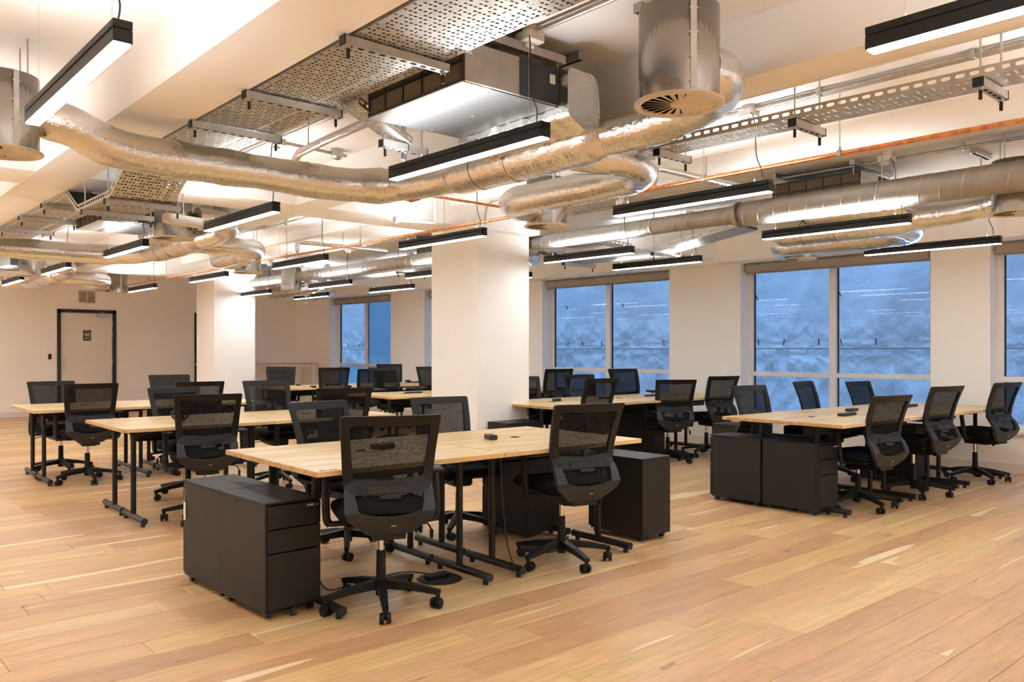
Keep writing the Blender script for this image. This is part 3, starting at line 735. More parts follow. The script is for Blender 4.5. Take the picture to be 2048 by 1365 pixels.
for i, (bx_, by_, ht, az, lab) in enumerate(CH):
    a = math.radians(az); fx, fy = math.sin(a), math.cos(a); px, py = bx_ + fx * .345, by_ + fy * .345
    if i == 0: o = proto; o.location = (px, py, 0); o.rotation_euler = (0, 0, -a); o['label'] = lab; o['group'] = 'black mesh-backed task chairs at the desks'
    else: o = dup(proto, (px, py, 0), -a, lab)
CHAIRS = [o for o in COL.objects if o.name.startswith('task_chair')]
CHAIRS.sort(key=lambda o: o.name)
for o, c in zip(CHAIRS, CH):
    dz = c[2] - .955
    for ch in o.children:
        n = ch.name.split('.')[0]
        if n in UPPER: ch.location = (0, -.04, dz)
        elif n in ('star_base', 'caster'): pass
    k = CHAIRS.index(o); base_turn = {0: .55, 1: .61, 8: .73, 28: .35}.get(k, random.Random(k * 7 + 1).uniform(-.6, .6))
    for ch in o.children:
        if ch.name.split('.')[0] in ('star_base', 'caster'): ch.rotation_euler = (0, 0, base_turn)

# ================================================================== DESKS
T = .73
def make_desk(L, D):
    t = thing('desk', 'desk', 'desk')
    MB().box((L / 2, D / 2, T - .0135), (L - .003, D, .027), .0025).build('tabletop', M['butcher'], t)
    for x in (.15, L - .09):
        for y in (D * .27, D * .73):
            p = MB(); p.cyl((x, y, .06), (x, y, T - .05), .020, n=16); p.box((x, y, T - .041), (.07, .16, .026), .003)
            lg = p.build('leg', M['blackmetal'], t)
            f = MB(); y0, y1 = (.03, D / 2 - .035) if y < D / 2 else (D / 2 + .035, D - .03)
            f.cyl((x, y0, .045), (x, y1, .045), .0225, n=16)
            ft = f.build('foot_bar', M['blackmetal'], lg)
            for yy in (y0 + .03, y1 - .03): f2 = MB(); f2.cyl((x, yy, 0), (x, yy, .03), .016, n=10); f2.build('leveller', M['rubber'], lg)
            for yy, s in ((y0, -1), (y1, 1)): MB().cyl((x, yy, .045), (x, yy + s * .012, .045), .0235, n=14).build('end_cap', M['rubber'], lg)
    for y in (D * .2, D * .8):
        MB().box((L / 2, y, T - .045), (L - .2, .04, .035), .003).build('rail', M['blackmetal'], t)
    c = MB(); c.bx(.22, L - .16, D / 2 - .09, D / 2 + .09, T - .14, T - .128).bx(.22, L - .16, D / 2 - .09, D / 2 - .085, T - .14, T - .06).bx(.22, L - .16, D / 2 + .085, D / 2 + .09, T - .14, T - .06).build('cable_tray', M['blackmetal'], t)
    g = MB(); g.lathe([(.030, .0), (.030, .003), (.022, .003), (.022, .001), (0, .001)], 16, (L / 2, D / 2 + .03, T)); g.build('cable_grommet', M['black'], t)
    return t
BENCH = [  # x0, y0 at x0, rotation, units, unit length, depth, words
 (1.87, 3.49, -1.6, 2, 1.145, 1.13, 'nearest bench'),
 (1.84, 6.28, -1.3, 2, 1.145, 1.10, 'second bench'),
 (1.77, 8.77, -1.0, 2, 1.14, 1.15, 'far left bench'),
 (6.03, 3.02, -2.1, 3, 1.095, 1.10, 'window-side bench'),
 (5.80, 5.95, -1.5, 3, 1.10, 1.13, 'middle bench right of the pillar'),
 (5.56, 8.46, -1.0, 3, 1.10, 1.13, 'bench behind the middle pillar'),
 (5.60, 11.35, -.8, 3, 1.15, 1.10, 'farthest bench'),
]
pos_words = {2: ('left', 'right'), 3: ('left', 'centre', 'right')}
look = {0: 'pale laminated wood desk with black tube legs, %s unit of the nearest bench', 1: 'pale wood desk on black tube legs, %s unit of the second bench',
        2: 'pale wood desk on black legs, %s unit of the far left bench before the door', 3: 'pale wood desk, %s unit of the window-side bench above two end-on pedestals',
        4: 'pale wood desk, %s unit of the bench just right of the middle pillar', 5: 'pale wood desk, %s unit of the bench behind the middle pillar', 6: 'pale wood desk, %s unit of the farthest bench by the tall white table'}
protos = {}
def bench_pt(i, u, v):
    x0, y0, r = BENCH[i][:3]; r = math.radians(r); return (x0 + u * math.cos(r) - v * math.sin(r), y0 + u * math.sin(r) + v * math.cos(r))
DESKS = {}
for i, (x0, y0, r, n, L, D, wd) in enumerate(BENCH):
    for k in range(n):
        x, y = bench_pt(i, k * L, 0); lab = look[i] % pos_words[n][k]; key = (L, D)
        if key not in protos:
            o = make_desk(L, D); protos[key] = o; o.location = (x, y, 0); o.rotation_euler = (0, 0, math.radians(r)); o['label'] = lab; o['group'] = 'bench desks with laminated wood tops'
        else: o = dup(protos[key], (x, y, 0), math.radians(r), lab)
        DESKS[(i, k)] = o
def desk_number(desk, txt, x, y):
    cu = bpy.data.curves.new('desk_number', 'FONT'); cu.body = txt; cu.size = .075; cu.extrude = .0002; cu.space_character = 1.15
    tmp = bpy.data.objects.new('desk_number_text', cu); me = bpy.data.meshes.new_from_object(tmp); bpy.data.objects.remove(tmp); me.materials.clear(); me.materials.append(M['black']); o = bpy.data.objects.new('desk_number', me); COL.objects.link(o); o.parent = desk; o.location = (x, y, T + .0003); o.scale = (1.25, .6, 1)
desk_number(DESKS[(0, 0)], '60', .025, .012)
for key in ((0, 1), (1, 0), (2, 0)):
    s = MB()
    for k in range(2):
        for q in range(8):
            a0, a1 = 2 * PI * q / 8, 2 * PI * (q + 1) / 8
            if k == 1 and q in (2,): continue
            s.add([(.05 + k * .055 + r * math.cos(a), .035 + .6 * r * math.sin(a), T + .0004) for a in (a0, a1) for r in (.012, .02)], [(0, 2, 3, 1)])
    s.build('desk_number', M['black'], DESKS[key])

# ================================================================== PEDESTALS
def make_pedestal():
    """origin at the centre on the floor, drawers face -y"""
    w, d, z0, z1 = .30, .50, .035, .5676
    t = thing('drawer_pedestal', 'pedestal', 'pedestal')
    b = MB(); b.bx(-w / 2, w / 2, -d / 2 + .022, d / 2, z0, z1 - .012, .002).bx(-w / 2 - .002, w / 2 + .002, -d / 2 - .002, d / 2 + .002, z1 - .012, z1, .002)
    b.bx(-w / 2, -w / 2 + .012, -d / 2 + .004, -d / 2 + .03, z0, z1 - .012).build('cabinet_body', M['pedestal'], t)
    zz = (.045, .318, .434, .551)
    for k in range(3):
        dw = MB(); dw.bx(-w / 2 + .014, w / 2 - .002, -d / 2, -d / 2 + .02, zz[k] + .002, zz[k + 1] - .003, .0025); do = dw.build('drawer', M['pedestal'], t)
        if k == 2:
            l = MB(); l.bx(.055, .138, -d / 2 - .006, -d / 2, .522, .545, .002); lo = l.build('combination_lock', M['black'], do)
            m_ = MB()
            for q in range(4): m_.bx(.072 + q * .0095, .0775 + q * .0095, -d / 2 - .0072, -d / 2 - .006, .528 + .001 * (q % 2), .538)
            m_.build('lock_dials', M['label_white'], do)
            k2 = MB(); k2.cyl((.125, -d / 2 - .010, .534), (.125, -d / 2 - .005, .534), .0075, n=12); k2.build('key_barrel', M['brass'], do)
    for x in (-.115, .115):
        for y in (-.2, .2):
            c = MB(); c.cyl((x - .012, y, .018), (x + .012, y, .018), .018, n=12); c.box((x, y, .033), (.03, .03, .014)); c.build('caster', M['rubber'], t)
    c = MB(); c.cyl((-.012, -.245, .014), (.012, -.245, .014), .014, n=10); c.box((0, -.24, .03), (.02, .02, .02)); c.build('anti_tilt_wheel', M['rubber'], t)
    return t
PED = [  # x, y, rz (0 = drawers toward the camera side), label
 (1.872, 3.98, .03, 'foreground black pedestal with three drawers facing the camera'),
 (1.862, 4.49, PI + .03, 'black pedestal with a paper tag directly behind the foreground pedestal'),
 (4.49, 3.82, PI, 'single black pedestal standing at the right end of the nearest desk'),
 (6.21, 3.47, -.02, 'black pedestal with drawers showing at the end of the window-side desk'),
 (6.21, 3.985, PI - .02, 'black pedestal behind its twin at the end of the window-side desk'),
 (5.69, 6.36, PI / 2, 'black pedestal beside the base of the middle pillar'),
 (7.66, 6.34, .2, 'black pedestal under the middle desk beside the tagged chair'),
 (3.98, 4.40, PI, 'black pedestal under the right end of the nearest desk'),
 (8.35, 3.62, 0, 'black pedestal under the window-side desk between two chairs'),
 (7.15, 4.62, PI, 'black pedestal behind the window-side desk near the window'),
]
pp = make_pedestal()
for i, (x, y, rz, lab) in enumerate(PED):
    if i == 0: pp.location = (x, y, 0); pp.rotation_euler = (0, 0, rz); pp['label'] = lab; pp['group'] = 'black drawer pedestals by the desks'
    else: dup(pp, (x, y, 0), rz, lab)
tg = thing('paper_tag', 'white paper tag hanging from the pedestal behind the foreground pedestal', 'tag', (1.702, 4.70, .455))
b = MB(); b.box((0, 0, -.06), (.003, .028, .10), 0); b.build('tag_card', M['paper'], tg); b = MB(); b.sweep([(0, 0, -.012), (.002, .004, .03), (.004, 0, .065)], .0012, 5); b.build('tag_string', M['paper'], tg)
tg = thing('paper_tag', 'small white tag on the chair beside the middle desk pedestal', 'tag', (7.62, 5.93, .43), .5)
MB().box((0, 0, 0), (.09, .003, .05), 0, Matrix.Rotation(.7, 4, 'Y')).build('tag_card', M['paper'], tg)

# ================================================================== THINGS ON THE DESKS
def module_box(i, u, v, rz, lab, size=(.10, .055, .032)):
    x, y = bench_pt(i, u, v); t = thing('power_module', lab, 'power box', (x, y, T + .0005), rz, 'dark power boxes on the desks')
    a, b_, h = size; MB().box((0, 0, h / 2), (a, b_, h), .004).build('module_body', M['greyplastic'], t)
    MB().box((0, -b_ / 2 - .001, h / 2), (a * .7, .002, h * .55)).build('socket_face', M['black'], t)
    MB().sweep(smooth_path([(a / 2 - .004, 0, .012), (a / 2 + .03, .006, .008), (a / 2 + .06, .0, .004)], .01), .0025, 6).build('lead', M['rubber'], t)
module_box(0, .72, .60, .25, 'dark box on the nearest desk partly hidden by the foreground chair', (.13, .08, .03))
module_box(0, 1.52, .60, 1.2, 'small dark power box on the right half of the nearest desk', (.11, .055, .03))
module_box(4, .66, .62, .2, 'small dark power box on the middle desk right of the pillar')
module_box(4, 1.40, .60, .1, 'flat dark box on the middle desk behind a chair back', (.16, .05, .02))
module_box(4, 2.25, .62, .1, 'dark strip on the middle desk seen through a chair mesh', (.2, .05, .022))
module_box(3, .92, .46, .05, 'long flat dark box nearest on the window-side desk', (.26, .06, .024))
module_box(3, 1.45, .70, .05, 'short dark box behind the long one on the window-side desk', (.16, .06, .026))
module_box(3, 2.45, .62, .05, 'farthest flat dark box on the window-side desk', (.26, .06, .026))
module_box(5, .72, .62, .05, 'flat dark box on the desk left of the middle pillar', (.26, .06, .02))
module_box(5, 1.18, .30, .1, 'dark box on the desk touching the left edge of the pillar', (.15, .07, .03))
module_box(6, 1.10, .62, .05, 'dark box on the farthest desk beside a chair', (.26, .07, .026))
module_box(6, 2.75, .75, .05, 'thin dark strip at the right of the farthest desk', (.3, .06, .02))
x, y = bench_pt(1, .56, .50)
t = thing('cable_coil', 'coiled black cable with its plug lying on the second desk', 'cable', (x, y, T))
pts = []
for k in range(140):
    a = k * .36; q = .062 + .006 * math.sin(k * .5); tilt = .9 + .25 * math.sin(k * .11)
    pts.append((q * math.cos(a), q * math.sin(a) * .45 * math.cos(tilt) + .004 * math.sin(k * .3), .052 + q * math.sin(a) * .72 + .003 * math.sin(k)))
MB().sweep(pts, .0042, 6).build('cable_loops', M['rubber'], t)
MB().box((.008, .0, .028), (.05, .035, .036), .006).build('plug', M['plastic'], t)
def cable(name, lab, pts, r=.004):
    o = MB().sweep(smooth_path(pts, .03), r, 6).build(name, M['rubber']); tag(o, lab, 'cable', 'black leads hanging from the desks'); return o
cable('hanging_cable', 'black lead looping from the nearest desk seam down to the right chair', [(3.06, 3.55, .69), (3.05, 3.52, .45), (3.07, 3.50, .2), (3.16, 3.52, .03), (3.30, 3.58, .006), (3.42, 3.7, .006)])
cable('hanging_cable', 'black lead dropping to the floor left of the foreground chair', [(2.22, 4.15, .60), (2.20, 4.10, .35), (2.16, 4.02, .12), (2.20, 3.98, .012), (2.35, 4.0, .006)])
cable('hanging_cable', 'black lead lying on the floor to the round plate', [(2.45, 3.86, .006), (2.60, 4.02, .006), (2.74, 4.0, .006), (2.80, 3.86, .012)])
cable('hanging_cable', 'black lead hanging under the desk left of the pillar', [(6.1, 8.7, .69), (6.12, 8.68, .4), (6.2, 8.7, .1), (6.1, 8.75, .006)])
d = thing('floor_plate', 'round black cable plate on the floor behind the foreground chair', 'plate', (2.80, 3.78, 0))
MB().lathe([(0, .012), (.10, .012), (.115, .009), (.13, 0)], 28).build('plate_disc', M['black'], d)
MB().box((-.01, .01, .022), (.15, .06, .02), .007).build('plate_handle', M['plastic'], d)
d = thing('floor_plate', 'round black cable plate under the right chair of the nearest desk', 'plate', (3.72, 3.92, 0))
MB().lathe([(0, .012), (.10, .012), (.115, .009), (.13, 0)], 28).build('plate_disc', M['black'], d)
d = thing('floor_outlet', 'round dark floor outlet cut off by the right edge of the photo', 'outlet', (3.545, .525, 0))
MB().lathe([(0, .004), (.040, .004), (.043, .006), (.052, .006), (.055, 0)], 28).build('outlet_lid', M['greyplastic'], d)
MB().bx(-.03, .03, -.004, .004, .004, .0055).build('outlet_slot', M['black'], d)
d = MB(); d.box((0, 0, .004), (.05, .012, .007), .002, Matrix.Rotation(.4, 4, 'Z')); o = d.build('debris_scrap', M['brass'], None, (6.02, 2.44, 0)); tag(o, 'tiny scrap of debris on the bare floor before the window-side desk', 'debris')

# tall white bench table at the back
t = thing('high_table', 'tall white-legged table with a thin wood top by the back wall', 'table', (7.92, 17.4, 0))
MB().bx(-1.3, 1.3, -.3, .3, .985, 1.015, .003).build('tabletop', M['butcher'], t)
for x in (-1.22, .36, 1.2):
    for y in (-.25, .25): MB().bx(x - .035, x + .035, y - .035, y + .035, 0, .985, .003).build('leg', M['trim'], t)
MB().bx(-1.2, 1.2, -.27, -.23, .93, .985).bx(-1.2, 1.2, .23, .27, .93, .985).build('apron', M['trim'], t)

# ================================================================== PENDANT LIGHTS
LZ, LL = 2.23, 1.20      # underside height, length
def make_light():
    """origin at the middle of the underside, bar runs along y"""
    t = thing('linear_pendant', 'light', 'light')
    w, h = .056, .068; L = LL
    b = MB(); b.bx(-w / 2, -w / 2 + .0035, -L / 2, L / 2, 0, .040).bx(w / 2 - .0035, w / 2, -L / 2, L / 2, 0, .040).bx(-w / 2, w / 2, -L / 2, -L / 2 + .004, 0, .040).bx(-w / 2, w / 2, L / 2 - .004, L / 2, 0, .040).bx(-w / 2, w / 2, -L / 2, L / 2, .036, .040)
    b.bx(-w / 2 + .006, w / 2 - .006, -L / 2 + .006, L / 2 - .006, .040, .044)
    b.build('lower_housing', M['blackmetal'], t)
    MB().bx(-w / 2 + .004, w / 2 - .004, -L / 2 + .005, L / 2 - .005, -.0045, .006).build('diffuser', M['diffuser_on'], t)
    u = MB(); u.bx(-w / 2, -w / 2 + .004, -L / 2, L / 2, .044, h).bx(w / 2 - .004, w / 2, -L / 2, L / 2, .044, h).bx(-w / 2, w / 2, -L / 2, -L / 2 + .004, .044, h).bx(-w / 2, w / 2, L / 2 - .004, L / 2, .044, h).bx(-w / 2, w / 2, -L / 2, L / 2, .044, .048)
    u.build('upper_housing', M['blackmetal'], t)
    MB().bx(-w / 2 + .004, w / 2 - .004, -L / 2 + .04, L / 2 - .04, h - .007, h - .003).build('uplight', M['uplight_on'], t)
    for s in (-1, 1):
        y = s * (L / 2 - .11)
        wmb = MB(); wmb.cyl((0, y, h - .002), (0, y, SLAB - LZ), .0009, n=5); wmb.cyl((0, y, h - .004), (0, y, h + .02), .0045, n=8); wmb.build('suspension_wire', M['steel'], t)
    c = MB(); c.sweep(smooth_path([(.0, -L / 2 + .06, h), (.012, -L / 2 + .07, h + .07), (.006, -L / 2 + .10, h + .16), (.02, -L / 2 + .12, .42), (.05, -L / 2 + .16, .50), (.10, -L / 2 + .22, .515)], .02), .0032, 6); c.build('flex', M['rubber'], t)
    j = MB(); j.bx(.06, .16, -L / 2 + .17, -L / 2 + .27, .495, .545, .006).bx(.075, .125, -L / 2 + .20, -L / 2 + .26, .47, .50, .005); j.cyl((.11, -L / 2 + .22, .545), (.11, -L / 2 + .22, SLAB - LZ), .038, n=16)
    j.build('ceiling_box', M['whiteplastic'], t)
    return t
LIGHTS = [  # x of the left face, y of the far end, label
 (.744, 3.84, 'large lit linear pendant at the top left of the photo'),
 (2.465, 3.79, 'lit linear pendant below the big ceiling unit'),
 (2.507, 1.183, 'lit linear pendant cut off at the top right corner'),
 (4.30, 3.80, 'lit linear pendant just below the copper pipe on the right'),
 (6.13, 3.77, 'lit linear pendant in front of the foil duct on the right'),
 (7.90, 3.74, 'lit linear pendant farthest right, before the pier between two windows'),
 (6.05, 6.32, 'lit linear pendant right of the middle pillar below the spiral duct'),
 (7.18, 6.35, 'lit linear pendant directly above the window right of the middle pillar'),
 (4.24, 6.35, 'lit linear pendant crossing the front of the middle pillar'),
 (2.455, 6.38, 'lit linear pendant left of centre beside the round drum of the second unit'),
 (2.41, 8.88, 'lit linear pendant below the second ceiling unit on the left'),
 (2.38, 11.39, 'small lit linear pendant left, above the wall grille'),
 (2.356, 13.65, 'lit linear pendant cut by the left edge of the photo'),
 (4.185, 8.84, 'lit linear pendant between the two pillars under the insulated pipe'),
 (4.17, 11.35, 'lit linear pendant in front of the far pillar'),
 (4.13, 13.87, 'small lit linear pendant left of the far pillar below a drum'),
 (5.95, 11.35, 'lit linear pendant between the pillars under the spiral duct'),
 (7.05, 11.41, 'lit linear pendant above the farthest window'),
 (6.01, 8.86, 'lit linear pendant whose end vanishes behind the middle pillar'),
 (6.97, 13.84, 'lit linear pendant nearest the back corner of the room'),
 (5.93, 13.85, 'short visible end of a lit pendant right of the far pillar'),
 (7.10, 8.88, 'tip of a lit pendant showing right of the middle pillar'),
]
lp = make_light()
for i, (x, y, lab) in enumerate(LIGHTS):
    loc = (x + .028, y - LL / 2, LZ)
    if i == 0: lp.location = loc; lp['label'] = lab; lp['group'] = 'black linear pendants hanging from the ceiling'
    else: dup(lp, loc, 0, lab)
# unseen pendants continue the grid; left and back ones added to brighten walls
for x, y in ((.744, 1.25), (.744, -1.3), (2.5, -1.3), (4.28, 1.22), (6.1, 1.2), (7.9, 1.2), (4.28, -1.3), (6.1, -1.3), (-1.1, 6.4), (.744, 6.4), (.70, 8.9), (.68, 11.4), (.66, 13.9), (-1.15, 8.9), (-1.2, 11.4), (-1.2, 13.9), (-2.9, 6.4), (-2.9, 11.4), (2.2, 16.5), (.6, 16.5), (-1.2, 16.5), (-2.9, 8.9), (-2.9, 13.9), (7.9, -1.3)):
    dup(lp, (x, y - LL / 2, LZ), 0, 'unseen linear pendant added for light over the rest of the room', 'unseen linear pendants added for light')

# ================================================================== AIR SYSTEM
def make_drum():
    """round air outlet; origin at the centre of the face plate"""
    t = thing('swirl_diffuser', 'outlet', 'air outlet'); R, hgt = .155, .37
    MB().lathe([(R, .012), (R, hgt), (R - .004, hgt), (R - .004, .012)], 40).build('drum_casing', M['drum'], t)
    b = MB(); b.lathe([(R - .006, hgt - .004), (0, hgt - .004)], 40, smooth=False).build('drum_lid', M['drum'], t)
    s = MB(); s.bx(R - .001, R + .0022, -.012, .012, .014, hgt - .002); s.build('drum_seam', M['galv'], t)
    rv = MB()
    for a in (-.12, .12):
        for z in (.05, .14, .23, .32): rv.box((R + .003, a * .12, z), (.003, .005, .005))
    rv.build('rivets', M['steel'], t)
    MB().lathe([(.172, .012), (.174, .006), (.170, 0), (.148, .001), (.146, .012)], 40).build('face_ring', M['offwhite'], t)
    MB().lathe([(0, .03), (.146, .03)], 32, smooth=False).build('dark_throat', M['hole'], t)
    MB().lathe([(.034, .008), (.032, .002), (0, .001)], 24).build('centre_hub', M['offwhite'], t)
    bl = MB(); tl = .42
    for s2 in (0,):
        r0, r1, wd0, wd1 = .030, .147, .006, .0155
        for r, wd in ((r0, wd0), (r1, wd1)): pass
        c, s_ = math.cos(tl), math.sin(tl)
        V = [(r0, -wd0 * c, .004 + wd0 * s_ * 1.0), (r0, wd0 * c, .004 - wd0 * s_ * .2), (r1, wd1 * c, .004 - wd1 * s_ * .2), (r1, -wd1 * c, .004 + wd1 * s_ * 1.2)]
        V += [(x, y, z + .0012) for x, y, z in V]
        bl.add(V, [(0, 3, 2, 1), (4, 5, 6, 7), (0, 1, 5, 4), (1, 2, 6, 5), (2, 3, 7, 6), (3, 0, 4, 7)])
    b0 = bl.build('blade', M['offwhite'], t)
    for k in range(1, 22):
        o = b0.copy(); COL.objects.link(o); o.parent = t; o.rotation_euler = (0, 0, 2 * PI * k / 22)
    for k in range(4):
        a = .6 + k * PI / 2; MB().cyl((R * .8 * math.cos(a), R * .8 * math.sin(a), hgt - .02), (R * .8 * math.cos(a), R * .8 * math.sin(a), SLAB - 2.25), .004, n=6).build('drop_rod', M['zinc'], t)
    return t
DRUMS = [
 (2.61, 1.966, 'large metal drum air outlet at the top right of the big ceiling unit'),
 (.80, 4.598, 'metal drum air outlet cut by the left edge beside the first pendant'),
 (4.42, 4.584, 'metal drum air outlet against the top of the middle pillar'),
 (2.508, 7.198, 'metal drum air outlet beside the second ceiling unit'),
 (4.306, 9.76, 'metal drum air outlet against the far pillar'),
 (2.413, 11.99, 'metal drum air outlet at the far left behind a pendant'),
 (4.226, 14.75, 'metal drum air outlet in front of the back wall right of the grille'),
 (7.99, 4.47, 'metal drum air outlet above the wide window on the right'),
 (6.43, 1.96, 'metal drum air outlet cut by the right edge of the photo'),
 (6.10, 12.2, 'metal drum air outlet right of the far pillar under the spiral duct'),
 (7.8, 9.6, 'metal drum air outlet behind the middle pillar'),
]
dp = make_drum()
for i, (x, y, lab) in enumerate(DRUMS):
    rz = math.atan2(-y, -x) + .35
    if i == 0: dp.location = (x, y, 2.25); dp.rotation_euler = (0, 0, rz); dp['label'] = lab; dp['group'] = 'round drum air outlets'
    else: dup(dp, (x, y, 2.25), rz, lab)

def make_fcu(label):
    """fan coil box; origin at the near left bottom corner"""
    t = thing('fan_coil_unit', label, 'air unit'); X, Y, Z = .57, .76, .185
    MB().bx(0.012, X, 0, Y, .006, Z, .003).build('casing', M['galv'], t)
    MB().bx(0, .16, .002, Y - .002, 0, .006).build('pale_bottom_panel', M['fcuwhite'], t)
    b = MB(); b.bx(.162, X, .002, Y - .002, 0, .0055); bp = b.build('grey_bottom_panel', M['fcugrey'], t)
    sc0 = None
    for x in (.18, .36, .54):
        for y in (.04, .38, .72):
            if sc0 is None: sc0 = o = MB().cyl((0, 0, -.002), (0, 0, 0), .006, n=8).build('screw', M['steel'], bp)
            else: o = sc0.copy(); COL.objects.link(o)
            o.location = (x, y, 0)
    MB().bx(.33, X, -.004, .0, .01, Z - .004).build('black_side_panel', M['black'], t)
    for x, z in ((.03, Z - .035), (X - .035, Z - .06)): MB().bx(x - .018, x + .018, -.008, -.0035, z - .022, z + .022, .002).build('spec_label', M['offwhite'], t)
    fr = MB()
    for y in np.linspace(0, Y, 6): fr.bx(0, .012, max(0, y - .006), min(Y, y + .006), 0.006, Z)
    for z in (.006, Z / 2, Z - .012): fr.bx(-.001, .0125, 0, Y, z, z + .010)
    fr.build('filter_frame', M['black'], t)
    for k in range(5):
        for q in range(2): MB().bx(.004, .012, k * Y / 5 + .006, (k + 1) * Y / 5 - .006, .012 + q * (Z / 2 - .004), Z / 2 - .002 + q * (Z / 2 - .004)).build('filter_panel', M['filter'], t)
    for y in (.04, Y - .04):
        MB().bx(-.05, X + .08, y - .02, y + .02, SLAB - 2.53 - .042, SLAB - 2.53 - .002).build('hanger_channel', M['zinc'], t)
        for x in (-.02, X + .04): MB().cyl((x, y, Z - .03), (x, y, SLAB - 2.53 - .04), .004, n=6).build('hanger_rod', M['zinc'], t)
    return t
FCU = [(2.19, 2.79, 'big ceiling air unit with brown filter grid at the top centre'),
       (2.11, 7.90, 'second ceiling air unit with filter grid left of the drum'),
       (2.02, 13.0, 'far ceiling air unit cut by the left edge'),
       (6.33, 3.03, 'ceiling air unit with filter grid behind the spiral duct on the right'),
       (6.27, 8.2, 'ceiling air unit left of the middle pillar behind a pendant'),
       (6.2, 13.2, 'ceiling air unit behind the far pillar')]
fp = make_fcu('x')
for i, (x, y, lab) in enumerate(FCU):
    zf = 2.455 if i < 3 else 2.53
    if i == 0: fp.location = (x, y, 2.455); fp['label'] = lab; fp['group'] = 'ceiling air units'
    else: dup(fp, (x, y, zf), 0, lab)

def foil(name, lab, pts, r, seed, bulge=None):
    P = smooth_path(pts, .022); m = len(P); rng = np.random.default_rng(seed)
    low = np.interp(np.arange(m), np.arange(0, m + 12, 6), 1 + .05 * rng.standard_normal(len(np.arange(0, m + 12, 6))))
    o = MB().sweep(P, r * low, 28, True, .007, seed).build(name, M['foil']); tag(o, lab, 'duct', 'foil-wrapped air ducts'); return o
def plenum(ox, oy, lab, seed):
    t = thing('foil_plenum', lab, 'duct', (ox, oy, 0), 0, 'foil-wrapped plenums')
    rng = np.random.default_rng(seed)
    # crumpled foil box on the outlet side of the unit
    prof = rounded([(2.765, 2.40), (2.90, 2.34), (2.99, 2.40), (2.985, 2.60), (2.93, 2.642), (2.765, 2.645)], .03, 5); n = len(prof)
    ys = np.linspace(2.72, 3.56, 34); b = MB(); V = []
    for j, y in enumerate(ys):
        e = min(1, min(j, 33 - j) / 2.0) * .06 + .94
        for x, z in prof: V.append((2.765 + (x - 2.765) * e + rng.normal(0, .003), y + rng.normal(0, .002), 2.5 + (z - 2.5) * e + rng.normal(0, .003)))
    F = [(j * n + i, j * n + (i + 1) % n, (j + 1) * n + (i + 1) % n, (j + 1) * n + i) for j in range(33) for i in range(n)]
    b.add(V, F, True); b.add(V[:n], [tuple(range(n))]); b.add(V[-n:], [tuple(range(n))[::-1]]); b.build('foil_box', M['foil'], t)
    P = smooth_path([(3.045, 2.74, 2.372), (3.055, 3.0, 2.365), (3.06, 3.5, 2.36), (3.06, 3.96, 2.36)], .022); m = len(P)
    R = .122 * np.ones(m); R[:4] = (.06, .09, .108, .118); R[-3:] = (.12, .115, .104)
    MB().sweep(P, R, 28, True, .008, seed).build('foil_drum', M['foil'], t)
    tp = MB()
    for y in (3.42, 3.72): tp.lathe([(.1245, -.02), (.1245, .02)], 28)
    Rm = [Matrix.Translation((3.06, y, 2.36)) @ Matrix.Rotation(PI / 2, 4, 'X') for y in (3.42, 3.72)]
    tp.v = [tuple(Rm[0 if k < 56 else 1] @ Vector(q)) for k, q in enumerate(tp.v)]
    tp.build('foil_tape', M['foil'], t)
    return t
mods = [(0, 0, 'nearest foil plenum behind the big ceiling unit'), (-.08, 5.11, 'foil plenum behind the second ceiling unit'), (-.17, 10.21, 'foil plenum of the far left unit'),
        (3.76, .05, 'foil plenum behind the spiral duct on the right'), (3.70, 5.16, 'foil plenum beside the middle pillar'), (3.62, 10.2, 'foil plenum beyond the far pillar')]
wordm = ['of the big ceiling unit', 'of the second ceiling unit', 'of the far left unit', 'of the right-hand unit', 'of the unit by the middle pillar', 'of the unit beyond the far pillar']
for i, (ox, oy, lab) in enumerate(mods):
    plenum(ox, oy, lab, 20 + i)
    sh = lambda pts: [(x + ox, y + oy, z) for x, y, z in pts]
    foil('foil_duct', 'short foil duct %s curving to its near drum' % wordm[i], sh([(3.06, 2.88, 2.37), (3.12, 2.62, 2.38), (3.14, 2.36, 2.40), (3.07, 2.12, 2.42), (2.90, 1.99, 2.43), (2.745, 1.97, 2.43)]), .102, 40 + i)
    foil('foil_duct', 'foil duct %s making a U-turn toward the next drum' % wordm[i], sh([(3.08, 3.12, 2.36), (3.35, 3.02, 2.355), (3.62, 3.02, 2.35), (3.82, 3.18, 2.35), (3.88, 3.48, 2.35), (3.88, 4.15, 2.35), (3.94, 4.43, 2.36), (4.12, 4.56, 2.37), (4.29, 4.58, 2.38)]), .098, 60 + i)
    if i < 3:
        foil('foil_duct', 'long foil duct %s crossing below the beam to the left drum' % wordm[i], sh([(3.06, 3.88, 2.365), (3.05, 4.18, 2.36), (2.93, 4.46, 2.355), (2.62, 4.62, 2.35), (2.1, 4.62, 2.35), (1.5, 4.60, 2.345), (1.26, 4.57, 2.36), (1.10, 4.56, 2.42), (.95, 4.58, 2.455)]), .104, 80 + i)
